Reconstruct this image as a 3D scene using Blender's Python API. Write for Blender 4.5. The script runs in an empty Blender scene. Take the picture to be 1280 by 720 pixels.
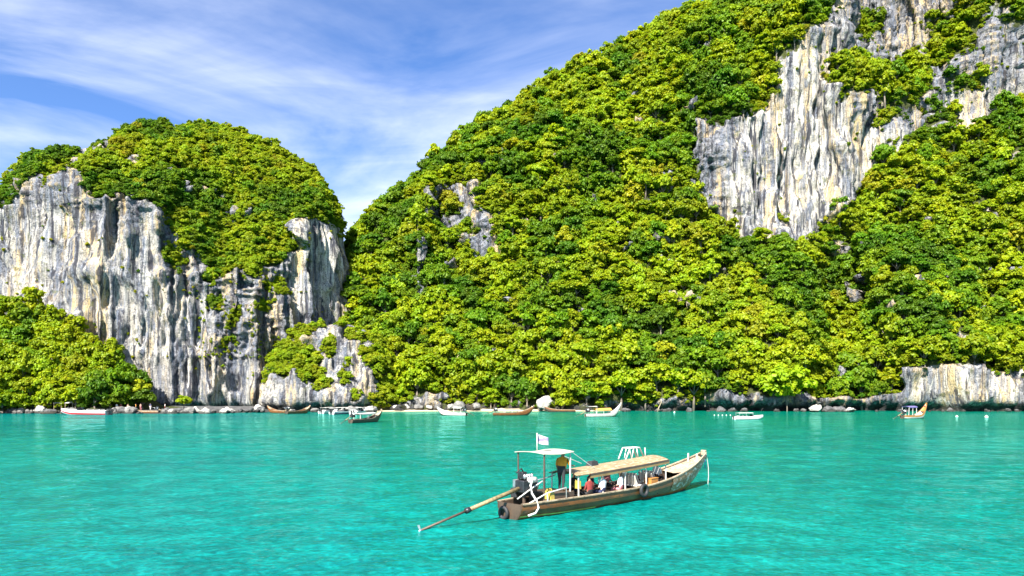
import bpy, bmesh, math, random
import numpy as np
from mathutils import Vector, Matrix, noise as mnoise

# ------------------------------------------------------------------ camera
FPX, HC, YH = 904.0, 5.1, 492.0          # focal length in px (1280 wide), eye height, horizon row
S = bpy.context.scene
col = S.collection
cam = bpy.data.cameras.new('camera'); camo = bpy.data.objects.new('camera', cam); col.objects.link(camo)
cam.sensor_width = 36; cam.lens = FPX / 1280 * 36
cam.shift_y = (YH - 360) / 1280
cam.clip_start = 0.2; cam.clip_end = 8000
camo.location = (0, 0, HC); camo.rotation_euler = (math.radians(90), 0, 0)
S.camera = camo
# ------------------------------------------------------------------ light
SUN_EL, SUN_AZ = math.radians(44), math.radians(180 + 24)   # azimuth clockwise from +Y: behind the camera, to its left
sd = Vector((math.sin(SUN_AZ) * math.cos(SUN_EL), math.cos(SUN_AZ) * math.cos(SUN_EL), math.sin(SUN_EL)))
sun = bpy.data.lights.new('sun', 'SUN'); sun.energy = 5.0; sun.angle = math.radians(0.5); sun.color = (1.0, 0.955, 0.88)
suno = bpy.data.objects.new('sun', sun); col.objects.link(suno)
suno.rotation_euler = (-sd).to_track_quat('-Z', 'Y').to_euler()
W = bpy.data.worlds.new('World'); S.world = W; W.use_nodes = True
S.view_settings.view_transform = 'Standard'; S.view_settings.look = 'None'
S.view_settings.exposure = 1.8; S.view_settings.gamma = 1.0; S.view_settings.use_curve_mapping = False
S.cycles.max_bounces = 5; S.cycles.diffuse_bounces = 3; S.cycles.glossy_bounces = 3
S.cycles.transmission_bounces = 3; S.cycles.transparent_max_bounces = 4
S.cycles.use_denoising = True
S.cycles.caustics_reflective = False; S.cycles.caustics_refractive = False


def build_world():
    nt = W.node_tree; N, L = nt.nodes, nt.links
    N.clear()
    out = N.new('ShaderNodeOutputWorld'); bg = N.new('ShaderNodeBackground')
    sky = N.new('ShaderNodeTexSky'); sky.sky_type = 'NISHITA'; sky.sun_disc = False
    sky.sun_elevation = SUN_EL; sky.sun_rotation = SUN_AZ
    sky.air_density = 1.0; sky.dust_density = 0.3; sky.ozone_density = 3.0; sky.altitude = 0
    # thin cirrus: noise on a flat layer far overhead (direction divided by its height)
    tc = N.new('ShaderNodeTexCoord'); sep = N.new('ShaderNodeSeparateXYZ')
    L.new(tc.outputs['Generated'], sep.inputs[0])
    mx = N.new('ShaderNodeMath'); mx.operation = 'MAXIMUM'; mx.inputs[1].default_value = 0.03
    L.new(sep.outputs['Z'], mx.inputs[0])
    add = N.new('ShaderNodeMath'); add.operation = 'ADD'; add.inputs[1].default_value = 0.12
    L.new(mx.outputs[0], add.inputs[0])
    dx = N.new('ShaderNodeMath'); dx.operation = 'DIVIDE'; L.new(sep.outputs['X'], dx.inputs[0]); L.new(add.outputs[0], dx.inputs[1])
    dy = N.new('ShaderNodeMath'); dy.operation = 'DIVIDE'; L.new(sep.outputs['Y'], dy.inputs[0]); L.new(add.outputs[0], dy.inputs[1])
    cmb = N.new('ShaderNodeCombineXYZ'); L.new(dx.outputs[0], cmb.inputs[0]); L.new(dy.outputs[0], cmb.inputs[1])
    mp = N.new('ShaderNodeMapping'); mp.inputs['Scale'].default_value = (0.75, 1.25, 1); mp.inputs['Rotation'].default_value = (0, 0, math.radians(-28))
    mp.inputs['Location'].default_value = (3.1, 1.7, 0)
    L.new(cmb.outputs[0], mp.inputs['Vector'])
    n1 = N.new('ShaderNodeTexNoise'); n1.inputs['Scale'].default_value = 0.85; n1.inputs['Detail'].default_value = 8
    n1.inputs['Roughness'].default_value = 0.56; n1.inputs['Distortion'].default_value = 0.9
    L.new(mp.outputs[0], n1.inputs['Vector'])
    mp2 = N.new('ShaderNodeMapping'); mp2.inputs['Scale'].default_value = (0.7, 1.9, 1); mp2.inputs['Rotation'].default_value = (0, 0, math.radians(-20))
    L.new(cmb.outputs[0], mp2.inputs['Vector'])
    n2 = N.new('ShaderNodeTexNoise'); n2.inputs['Scale'].default_value = 1.7; n2.inputs['Detail'].default_value = 9
    n2.inputs['Roughness'].default_value = 0.58; n2.inputs['Distortion'].default_value = 1.4
    L.new(mp2.outputs[0], n2.inputs['Vector'])
    r1 = N.new('ShaderNodeMapRange'); r1.inputs[1].default_value = 0.37; r1.inputs[2].default_value = 0.70; L.new(n1.outputs[0], r1.inputs[0])
    r2 = N.new('ShaderNodeMapRange'); r2.inputs[1].default_value = 0.36; r2.inputs[2].default_value = 0.74; L.new(n2.outputs[0], r2.inputs[0])
    m0 = N.new('ShaderNodeMath'); m0.operation = 'MULTIPLY_ADD'; m0.inputs[1].default_value = 0.45; m0.inputs[2].default_value = 0.5
    L.new(r2.outputs[0], m0.inputs[0])
    m1 = N.new('ShaderNodeMath'); m1.operation = 'MULTIPLY'; L.new(r1.outputs[0], m1.inputs[0]); L.new(m0.outputs[0], m1.inputs[1])
    m2 = N.new('ShaderNodeMath'); m2.operation = 'MULTIPLY'; m2.inputs[1].default_value = 0.95; m2.use_clamp = True
    L.new(m1.outputs[0], m2.inputs[0])
    tint = N.new('ShaderNodeMixRGB'); tint.blend_type = 'MULTIPLY'; tint.inputs[0].default_value = 1.0
    tint.inputs[2].default_value = SKY_TINT
    L.new(sky.outputs[0], tint.inputs[1])
    mix = N.new('ShaderNodeMixRGB'); mix.inputs[2].default_value = CLOUD_COL
    L.new(m2.outputs[0], mix.inputs[0]); L.new(tint.outputs[0], mix.inputs[1])
    L.new(mix.outputs[0], bg.inputs[0]); bg.inputs[1].default_value = 0.060
    L.new(bg.outputs[0], out.inputs[0])


SKY_TINT = (0.62, 0.80, 1.10, 1)
CLOUD_COL = (7.6, 7.8, 8.4, 1)
build_world()

rng = np.random.default_rng(7)
random.seed(7)


# ------------------------------------------------------------------ helpers
def _hash(ix, iy, iz, seed):
    h = (ix * 374761393 + iy * 668265263 + iz * 2147483647 % 1274126177 + seed * 974711) & 0xffffffff
    h = ((h ^ (h >> 13)) * 1274126177) & 0xffffffff
    h = (h ^ (h >> 16)) & 0xffffffff
    h = ((h + iz * 3266489917) & 0xffffffff)
    h = ((h ^ (h >> 15)) * 2246822519) & 0xffffffff
    return ((h ^ (h >> 13)) & 0xffff) / 65535.0


def vnoise(x, y, z=0.0, seed=0):
    """smooth value noise, about -1..1"""
    x, y, z = np.broadcast_arrays(np.asarray(x, float), np.asarray(y, float), np.asarray(z, float))
    ix, iy, iz = np.floor(x).astype(np.int64), np.floor(y).astype(np.int64), np.floor(z).astype(np.int64)
    fx, fy, fz = x - ix, y - iy, z - iz
    fx, fy, fz = [f * f * f * (f * (f * 6 - 15) + 10) for f in (fx, fy, fz)]
    r = 0
    for a in (0, 1):
        for b in (0, 1):
            for c in (0, 1):
                w = (fx if a else 1 - fx) * (fy if b else 1 - fy) * (fz if c else 1 - fz)
                r = r + w * _hash(ix + a, iy + b, iz + c, seed)
    return r * 2 - 1


def fbm(x, y, z=0.0, o=4, seed=0, gain=0.5):
    r, a, t = 0, 1.0, 0
    for k in range(o):
        r = r + a * vnoise(x, y, z, seed + k * 17); t += a
        a *= gain; x, y, z = np.asarray(x) * 2.03 + 5.1, np.asarray(y) * 2.03 + 1.7, np.asarray(z) * 2.03 + 9.2
    return r / t


def sm(a, b, x):
    t = np.clip((x - a) / (b - a), 0, 1); return t * t * (3 - 2 * t)


def project(X, Y, Z):
    return 640 + FPX * X / Y, YH - FPX * (Z - HC) / Y


def at(px, py=None, D=None, z=0.0):
    """point on the sea seen at a pixel of the photograph, or at a given distance"""
    if D is None: D = FPX * (HC - z) / (py - YH)
    return Vector(((px - 640) / FPX * D, D, z))


def link(o, parent=None):
    col.objects.link(o)
    if parent is not None: o.parent = parent
    return o


def tag(o, label=None, cat=None, group=None, kind=None):
    if label: o['label'] = label
    if cat: o['category'] = cat
    if group: o['group'] = group
    if kind: o['kind'] = kind
    return o


def empty(name, loc=(0, 0, 0), rz=0.0, label=None, cat=None, group=None):
    o = bpy.data.objects.new(name, None); o.location = loc; o.rotation_euler = (0, 0, rz)
    o.empty_display_size = 0.3
    link(o); return tag(o, label, cat, group)


class MB:
    """collects shapes and links them as one mesh object"""
    def __init__(s): s.v = []; s.f = []
    def add(s, v, f):
        n = len(s.v); s.v += [tuple(p) for p in v]; s.f += [tuple(i + n for i in q) for q in f]; return s
    def box(s, c, d, rot=None, taper=1.0):
        hx, hy, hz = d[0] / 2, d[1] / 2, d[2] / 2
        P = [Vector((sx * hx * (taper if sz > 0 else 1), sy * hy * (taper if sz > 0 else 1), sz * hz)) for sz in (-1, 1) for sx, sy in ((-1, -1), (1, -1), (1, 1), (-1, 1))]
        if rot is not None: P = [rot @ p for p in P]
        P = [p + Vector(c) for p in P]
        return s.add(P, [(3, 2, 1, 0), (4, 5, 6, 7), (0, 1, 5, 4), (1, 2, 6, 5), (2, 3, 7, 6), (3, 0, 4, 7)])
    def tube(s, pts, r, n=8, cap=True):
        pts = [Vector(p) for p in pts]; rr = r if isinstance(r, (list, tuple)) else [r] * len(pts)
        rings = []; up = Vector((0, 0, 1))
        for i, p in enumerate(pts):
            t = (pts[min(i + 1, len(pts) - 1)] - pts[max(i - 1, 0)])
            t = t.normalized() if t.length > 1e-9 else Vector((1, 0, 0))
            a = t.cross(up)
            if a.length < 0.05: a = t.cross(Vector((1, 0, 0)))
            a.normalize(); b = t.cross(a).normalized()
            rings.append([p + a * math.cos(2 * math.pi * k / n) * rr[i] + b * math.sin(2 * math.pi * k / n) * rr[i] for k in range(n)])
        V = [q for R in rings for q in R]; F = []
        for i in range(len(pts) - 1):
            for k in range(n):
                k2 = (k + 1) % n; F.append((i * n + k, (i + 1) * n + k, (i + 1) * n + k2, i * n + k2))
        if cap: F.append(tuple(range(n))); F.append(tuple(reversed(range((len(pts) - 1) * n, len(pts) * n))))
        return s.add(V, F)
    def lathe(s, prof, c=(0, 0, 0), n=16, rot=None):
        V = []; F = []
        for r, z in prof:
            for k in range(n):
                p = Vector((r * math.cos(2 * math.pi * k / n), r * math.sin(2 * math.pi * k / n), z))
                if rot is not None: p = rot @ p
                V.append(p + Vector(c))
        for i in range(len(prof) - 1):
            for k in range(n):
                k2 = (k + 1) % n; F.append((i * n + k, i * n + k2, (i + 1) * n + k2, (i + 1) * n + k))
        F.append(tuple(reversed(range(n)))); F.append(tuple(range((len(prof) - 1) * n, len(prof) * n)))
        return s.add(V, F)
    def torus(s, c, R, r, rot=None, n=20, m=8):
        V = []; F = []
        for i in range(n):
            for j in range(m):
                a, b = 2 * math.pi * i / n, 2 * math.pi * j / m
                p = Vector(((R + r * math.cos(b)) * math.cos(a), (R + r * math.cos(b)) * math.sin(a), r * math.sin(b)))
                if rot is not None: p = rot @ p
                V.append(p + Vector(c))
                i2, j2 = (i + 1) % n, (j + 1) % m
                F.append((i * m + j, i2 * m + j, i2 * m + j2, i * m + j2))
        return s.add(V, F)
    def grid(s, rows, close=False):
        n = len(rows[0]); V = [p for R in rows for p in R]; F = []
        for i in range(len(rows) - 1):
            for k in range(n - 1 + (1 if close else 0)):
                k2 = (k + 1) % n; F.append((i * n + k, i * n + k2, (i + 1) * n + k2, (i + 1) * n + k))
        return s.add(V, F)
    def mesh(s, name, mat, smooth=False):
        m = bpy.data.meshes.new(name); m.from_pydata(s.v, [], s.f)
        for x in (mat if isinstance(mat, (list, tuple)) else [mat]): m.materials.append(x)
        if smooth: m.polygons.foreach_set('use_smooth', [True] * len(m.polygons))
        m.update(); return m
    def build(s, name, mat, parent=None, smooth=False, bevel=0.0):
        m = s.mesh(name, mat, smooth)
        bm = bmesh.new(); bm.from_mesh(m)
        bmesh.ops.recalc_face_normals(bm, faces=bm.faces)
        if bevel: bmesh.ops.bevel(bm, geom=list(bm.edges), offset=bevel, segments=1, affect='EDGES', clamp_overlap=True)
        bm.to_mesh(m); bm.free()
        return link(bpy.data.objects.new(name, m), parent)


def np_mesh(name, V, Q, mat, smooth=True):
    m = bpy.data.meshes.new(name)
    V = np.ascontiguousarray(V, np.float32); Q = np.ascontiguousarray(Q, np.int32)
    k = Q.shape[1]
    m.vertices.add(len(V)); m.vertices.foreach_set('co', V.ravel())
    m.loops.add(Q.size); m.loops.foreach_set('vertex_index', Q.ravel())
    m.polygons.add(len(Q)); m.polygons.foreach_set('loop_start', np.arange(0, Q.size, k, dtype=np.int32))
    m.polygons.foreach_set('use_smooth', np.full(len(Q), smooth))
    for x in (mat if isinstance(mat, (list, tuple)) else [mat]): m.materials.append(x)
    m.update(calc_edges=True); m.validate(); return m


def attr(m, name, vals, dom='POINT', typ='FLOAT'):
    a = m.attributes.new(name, typ, dom); a.data.foreach_set('value', np.ascontiguousarray(vals, np.int32 if typ == 'INT' else np.float32).ravel()); return a


# ------------------------------------------------------------------ materials
class NT:
    def __init__(s, name):
        s.m = bpy.data.materials.new(name); s.m.use_nodes = True; s.t = s.m.node_tree; s.t.nodes.clear()
    def n(s, typ, ins=None, **kw):
        x = s.t.nodes.new('ShaderNode' + typ)
        for k, v in kw.items(): setattr(x, k, v)
        for k, v in (ins or {}).items():
            if isinstance(v, bpy.types.NodeSocket): s.t.links.new(v, x.inputs[k])
            else: x.inputs[k].default_value = v
        return x
    def noise(s, vec, scale, detail=4, rough=0.55, dist=0.0):
        return s.n('TexNoise', {'Vector': vec, 'Scale': scale, 'Detail': detail, 'Roughness': rough, 'Distortion': dist}).outputs[0]
    def rng(s, v, a, b, c=0.0, d=1.0): return s.n('MapRange', {0: v, 1: a, 2: b, 3: c, 4: d}).outputs[0]
    def math(s, op, a, b=0.0, clamp=False):
        x = s.n('Math', {0: a, 1: b}, operation=op); x.use_clamp = clamp; return x.outputs[0]
    def mix(s, f, a, b, mode='MIX'): return s.n('MixRGB', {0: f, 1: a, 2: b}, blend_type=mode).outputs[0]
    def scale(s, vec, sc, loc=(0, 0, 0)): return s.n('Mapping', {'Vector': vec, 'Scale': sc, 'Location': loc}).outputs[0]
    def bump(s, h, strength=0.5, dist=0.1): return s.n('Bump', {'Height': h, 'Strength': strength, 'Distance': dist}).outputs[0]
    def out(s, sh): s.n('OutputMaterial', {0: sh}); return s.m
    def princ(s, **k):
        k = {a.replace('_', ' '): v for a, v in k.items()}
        return s.n('BsdfPrincipled', k).outputs[0]


def c4(c): return (c[0], c[1], c[2], 1)


def simple(name, c, rough=0.6, var=0.25, scale=6.0, metallic=0.0, bump=0.15, dirt=None):
    t = NT(name); co = t.n('TexCoord').outputs['Object']
    n1 = t.noise(co, scale, 5); n2 = t.noise(co, scale * 6, 3)
    a = t.mix(t.rng(n1, .3, .7), c4([x * (1 - var) for x in c]), c4([min(1, x * (1 + var * .6)) for x in c]))
    if dirt is not None: a = t.mix(t.math('MULTIPLY', t.rng(t.noise(co, scale * 2.3, 6, .7), .5, .68), .75), a, c4(dirt))
    return t.out(t.princ(Base_Color=a, Roughness=t.rng(n2, .3, .7, rough * .85, min(1, rough * 1.1)), Metallic=metallic, Normal=t.bump(n2, bump, .02)))


def wood(name, a, b, rough=0.6, peel=None, axis=(0.6, 9, 9)):
    t = NT(name); co = t.n('TexCoord').outputs['Object']
    g = t.noise(t.scale(co, axis), 2.2, 7, .62, .6); n2 = t.noise(co, 1.3, 4)
    c = t.mix(t.rng(g, .3, .7), c4(a), c4(b)); c = t.mix(t.rng(n2, .45, .7, 0, .5), c, c4([x * .45 for x in a]))
    if peel: c = t.mix(t.rng(t.noise(t.scale(co, (1.2, 3, 3)), 3.0, 7, .7), .53, .6), c, c4(peel))
    return t.out(t.princ(Base_Color=c, Roughness=rough, Normal=t.bump(g, .35, .02)))


def foliage(name, a, b, c):
    t = NT(name)
    pos = t.n('NewGeometry').outputs['Position']; oi = t.n('ObjectInfo')
    leaf = t.n('Attribute', attribute_name='leaf_tone').outputs['Fac']
    base = t.mix(leaf, c4(a), c4(b))
    base = t.mix(t.rng(t.noise(pos, .45, 3), .5, .72, 0, .75), base, c4(c))
    hv = t.n('HueSaturation', {'Hue': t.rng(oi.outputs['Random'], 0, 1, .485, .512), 'Saturation': 1.0,
                               'Value': t.rng(t.math('FRACT', t.math('MULTIPLY', oi.outputs['Random'], 7.13)), 0, 1, .78, 1.18), 'Color': base}).outputs[0]
    d = t.n('BsdfDiffuse', {'Color': hv}).outputs[0]
    tr = t.n('BsdfTranslucent', {'Color': t.mix(1.0, hv, (1.25, 1.15, .5, 1), 'MULTIPLY')}).outputs[0]
    gl = t.n('BsdfGlossy', {'Color': (.7, .85, .45, 1), 'Roughness': .5}).outputs[0]
    s1 = t.n('MixShader', {0: .48, 1: d, 2: tr}).outputs[0]
    return t.out(t.n('MixShader', {0: .02, 1: s1, 2: gl}).outputs[0])


def rock_material(name, forest=True):
    """weathered limestone: pale faces, grey lichen, ochre stains, dark drips (grey and drips also carry painted shade), dark tide band"""
    t = NT(name); pos = t.n('NewGeometry').outputs['Position']
    rk = t.n('Attribute', attribute_name='rock').outputs['Fac']
    wt = t.n('Attribute', attribute_name='pale').outputs['Fac']
    st = t.scale(pos, (1, 1, .07))
    s1 = t.noise(st, .30, 6, .62, .35); s2 = t.noise(st, .95, 6, .62, .3); s3 = t.noise(t.scale(pos, (1, 1, .1), (40, 3, 0)), .16, 5, .6, .4)
    n1 = t.noise(pos, .12, 5, .6); n2 = t.noise(pos, .9, 7, .68); n3 = t.noise(pos, 2.8, 5, .65)
    pale = t.mix(t.rng(n2, .38, .60), (.40, .37, .32, 1), (.62, .56, .45, 1))
    grey = t.mix(t.rng(n2, .40, .60), (.045, .05, .06, 1), (.27, .27, .29, 1))
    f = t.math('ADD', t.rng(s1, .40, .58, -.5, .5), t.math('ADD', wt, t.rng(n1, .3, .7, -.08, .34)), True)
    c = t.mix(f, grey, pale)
    c = t.mix(t.math('MULTIPLY', t.rng(s3, .51, .60), .8), c, (.60, .44, .21, 1))                # iron stain
    c = t.mix(t.math('MULTIPLY', t.rng(s2, .49, .58), .70), c, (.15, .175, .23, 1))               # blue-grey drips, part stain, part painted shading
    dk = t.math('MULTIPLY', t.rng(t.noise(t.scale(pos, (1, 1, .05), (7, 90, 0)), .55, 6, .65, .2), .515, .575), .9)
    c = t.mix(dk, c, (.035, .035, .045, 1))  # dark vertical bands: drip stains plus shading painted into the stone
    wh = t.math('MULTIPLY', t.rng(t.noise(t.scale(pos, (1, 1, .045), (3, 9, 0)), .8, 5, .6, .2), .53, .62), t.rng(wt, -.2, .3, .15, .85))
    c = t.mix(wh, c, (.68, .64, .56, 1))                                                         # fresh calcite runs
    c = t.mix(t.rng(n3, .54, .62, 0, .8), c, (.05, .05, .057, 1))
    c = t.mix(t.rng(t.noise(pos, .33, 6, .7), .58, .66, 0, .6), c, (.085, .10, .02, 1))          # moss and creepers
    sepz = t.n('SeparateXYZ', {0: pos}).outputs['Z']
    z = t.math('ADD', sepz, t.rng(n2, .3, .7, -.7, .7))
    c = t.mix(t.rng(z, 1.4, 2.6, .92, 0.0), c, (.028, .026, .024, 1))                            # wet tide band
    soil = t.mix(t.rng(n2, .35, .65), (.028, .036, .010, 1), (.075, .085, .022, 1))
    fm = t.rng(t.math('ADD', rk, t.rng(t.noise(pos, .35, 5, .65), .3, .7, -.3, .3)), .38, .58)
    c = t.mix(fm, soil, c)
    h = t.math('ADD', t.noise(st, 1.6, 5, .6), t.math('MULTIPLY', n3, .8))
    return t.out(t.princ(Base_Color=c, Roughness=.9, Specular_IOR_Level=.2, Normal=t.bump(h, 1.0, .9)))


M = {}
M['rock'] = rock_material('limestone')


def boulder_material(name, a, b):
    t = NT(name); pos = t.n('NewGeometry').outputs['Position']
    n1 = t.noise(pos, .8, 6, .65); n2 = t.noise(pos, 3.5, 5, .65)
    c = t.mix(t.rng(n1, .35, .65), c4(a), c4(b)); c = t.mix(t.rng(n2, .55, .7, 0, .7), c, (.05, .05, .05, 1))
    z = t.math('ADD', t.n('SeparateXYZ', {0: pos}).outputs['Z'], t.rng(n1, .3, .7, -.4, .4))
    c = t.mix(t.rng(z, .35, .8, .9, 0), c, (.03, .028, .025, 1))
    return t.out(t.princ(Base_Color=c, Roughness=.9, Specular_IOR_Level=.2, Normal=t.bump(n2, .8, .25)))


M['stone_dark'] = boulder_material('dark_stone', (.04, .04, .043), (.13, .127, .122))
M['stone_grey'] = boulder_material('grey_stone', (.09, .088, .085), (.22, .21, .19))
M['stone_pale'] = boulder_material('pale_stone', (.26, .245, .22), (.46, .43, .38))
LEAF = {
    'dark': foliage('dark_green_leaves', (.036, .10, .004), (.085, .185, .006), (.14, .22, .005)),
    'mid': foliage('mid_green_leaves', (.068, .16, .004), (.145, .25, .006), (.21, .275, .005)),
    'lime': foliage('yellow_green_leaves', (.155, .25, .004), (.275, .345, .006), (.35, .355, .006)),
    'olive': foliage('golden_green_leaves', (.18, .23, .006), (.34, .34, .010), (.36, .31, .010)),
}
COLS = ['dark', 'mid', 'lime', 'olive']
M['bark'] = simple('bark', (.16, .13, .10), .9, .4, 3)


def sand_material():
    t = NT('sand'); pos = t.n('NewGeometry').outputs['Position']
    n = t.noise(pos, .8, 6); z = t.n('SeparateXYZ', {0: pos}).outputs['Z']
    c = t.mix(t.rng(n, .3, .7), (.50, .41, .27, 1), (.66, .57, .42, 1)); c = t.mix(t.rng(z, .02, .22, 1, 0), c, (.26, .21, .13, 1))
    return t.out(t.princ(Base_Color=c, Roughness=.9, Specular_IOR_Level=.2, Normal=t.bump(t.noise(pos, 9, 4), .4, .05)))


M['sand'] = sand_material()


def water_material():
    t = NT('sea_water'); pos = t.n('NewGeometry').outputs['Position']
    sep = t.n('SeparateXYZ', {0: pos})
    sh = t.n('Attribute', attribute_name='shallow').outputs['Fac']
    n1 = t.noise(t.scale(pos, (.5, 1, 1)), .045, 4, .5, .5); n2 = t.noise(t.scale(pos, (.6, 1, 1)), .35, 5, .6)
    c = t.mix(t.rng(n1, .35, .65), (.0, .098, .098, 1), (.0002, .180, .154, 1))
    c = t.mix(t.rng(n2, .40, .68, 0, .5), c, (.001, .20, .172, 1))
    c = t.mix(t.math('MULTIPLY', sh, t.rng(n1, .3, .7, .7, 1.0)), c, (.0003, .160, .085, 1))
    rp = t.math('ADD', t.math('MULTIPLY', t.noise(pos, 3.2, 5, .66, .5), .68), t.math('MULTIPLY', t.noise(pos, .5, 3, .5, .5), .32))  # ripple lights and darks painted into the water colour
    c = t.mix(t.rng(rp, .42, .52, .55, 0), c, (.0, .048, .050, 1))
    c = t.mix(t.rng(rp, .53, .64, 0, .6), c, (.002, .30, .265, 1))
    w1 = t.noise(pos, 1.6, 4, .58, .5); w2 = t.noise(pos, 4.6, 3, .58, .4); w3 = t.noise(pos, .55, 3, .5, .4)
    h = t.math('ADD', t.math('MULTIPLY', w3, .10), t.math('ADD', t.math('MULTIPLY', w1, .11), t.math('MULTIPLY', w2, .07)))
    nb = t.bump(h, 1.0, .55)
    body = t.n('BsdfDiffuse', {'Color': c, 'Normal': nb}).outputs[0]
    gl = t.n('BsdfGlossy', {'Color': (.40, .95, .90, 1), 'Roughness': .04, 'Normal': nb}).outputs[0]
    fr = t.n('Fresnel', {'IOR': 1.33, 'Normal': nb}).outputs[0]
    f = t.rng(fr, .02, .75, .02, .62)
    return t.out(t.n('MixShader', {0: f, 1: body, 2: gl}).outputs[0])


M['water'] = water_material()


# ------------------------------------------------------------------ rock / vegetation plan of the hillsides
OX, OY, RW, RH = 400, 350, 2100, 1100


def raster(polys, spots=(), blur=5, base=0.0):
    g = np.full((RH, RW), base, np.float32); yy, xx = np.mgrid[0:RH, 0:RW]; xx = xx - OX; yy = yy - OY
    for P, v in polys:
        ins = np.zeros(g.shape, bool); n = len(P)
        for i in range(n):
            (x1, y1), (x2, y2) = P[i], P[(i + 1) % n]
            if y1 == y2: continue
            c = ((yy < y1) != (yy < y2)) & (xx < (x2 - x1) * (yy - y1) / (y2 - y1) + x1); ins ^= c
        g[ins] = v
    for x, y, rx, ry, v in spots:
        g[((xx - x) / rx) ** 2 + ((yy - y) / ry) ** 2 < 1] = v
    for ax in (0, 1):
        for _ in range(2):
            k = blur; cs = np.cumsum(np.concatenate([np.repeat(np.take(g, [0], ax), k, ax), g, np.repeat(np.take(g, [-1], ax), k + 1, ax)], ax), ax)
            a = np.take(cs, range(2 * k + 1, 2 * k + 1 + g.shape[ax]), ax) if False else (cs[2 * k:2 * k + g.shape[0]] if ax == 0 else cs[:, 2 * k:2 * k + g.shape[1]])
            b = np.concatenate([np.zeros_like(np.take(cs, [0], ax)), cs], ax); b = b[:g.shape[0]] if ax == 0 else b[:, :g.shape[1]]
            g = (a - b) / (2 * k + 1)
    return g


def samp(g, px, py):
    ix = np.clip(np.round(px + OX).astype(int), 0, RW - 1); iy = np.clip(np.round(py + OY).astype(int), 0, RH - 1)
    return g[iy, ix]


def curve(pts):
    xs, ys = zip(*pts); return lambda x: np.interp(x, xs, ys)


# karst tower: vegetation on a rock body
rockA = raster([
    ([(-400, -350), (1700, -350), (1700, 750), (-400, 750)], 1.0),
    ([(105, 232), (112, 205), (128, 190), (150, 176), (165, 150), (200, 120), (430, 120), (450, 310), (425, 288), (405, 268), (385, 262), (374, 275),
      (374, 315), (345, 338), (305, 345), (270, 345), (255, 310), (235, 312), (222, 285), (212, 262), (180, 250), (135, 245)], 0.0),
    ([(20, 240), (15, 170), (60, 160), (108, 150), (100, 198), (78, 203), (62, 236), (42, 224)], 0.0),
    ([(-400, 150), (20, 225), (26, 252), (0, 262), (-400, 275)], 0.0),
], [(218, 322, 11, 13, 0), (268, 350, 13, 10, .1), (285, 427, 9, 6, .1), (312, 347, 11, 8, .1), (300, 395, 8, 6, .2), (330, 385, 9, 7, .2), (345, 360, 14, 7, .2),
    (270, 385, 10, 6, .25), (222, 168, 14, 6, .8), (130, 188, 18, 8, .8), (90, 217, 10, 14, .8), (180, 205, 8, 6, .8), (330, 230, 8, 6, .7), (285, 268, 9, 6, .7), (240, 300, 8, 8, .5), (300, 215, 5, 5, .6)], 3)
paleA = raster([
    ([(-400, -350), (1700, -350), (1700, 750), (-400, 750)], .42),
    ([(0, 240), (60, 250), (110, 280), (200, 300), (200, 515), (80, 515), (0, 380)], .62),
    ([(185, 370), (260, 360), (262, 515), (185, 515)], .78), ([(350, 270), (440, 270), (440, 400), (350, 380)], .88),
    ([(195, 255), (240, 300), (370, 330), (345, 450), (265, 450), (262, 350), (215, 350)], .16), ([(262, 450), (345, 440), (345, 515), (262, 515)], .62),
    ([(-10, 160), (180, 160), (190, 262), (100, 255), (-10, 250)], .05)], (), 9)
rockB = raster([
    ([(-400, -350), (1700, -350), (1700, 750), (-400, 750)], 1.0),
    ([(335, 400), (490, 370), (490, 392), (440, 396), (405, 400), (370, 412), (345, 432)], 0.0), ([(462, 380), (500, 380), (500, 520), (472, 520), (458, 440)], .0),
], [(360, 445, 20, 17, 0), (385, 460, 16, 14, 0), (410, 440, 9, 8, .1), (375, 415, 22, 8, 0), (352, 470, 12, 10, 0), (400, 478, 10, 7, .1), (430, 470, 7, 10, 0), (445, 498, 6, 5, .1), (448, 420, 8, 6, .2), (425, 408, 10, 5, .2), (440, 450, 5, 5, .2)], 2)
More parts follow.
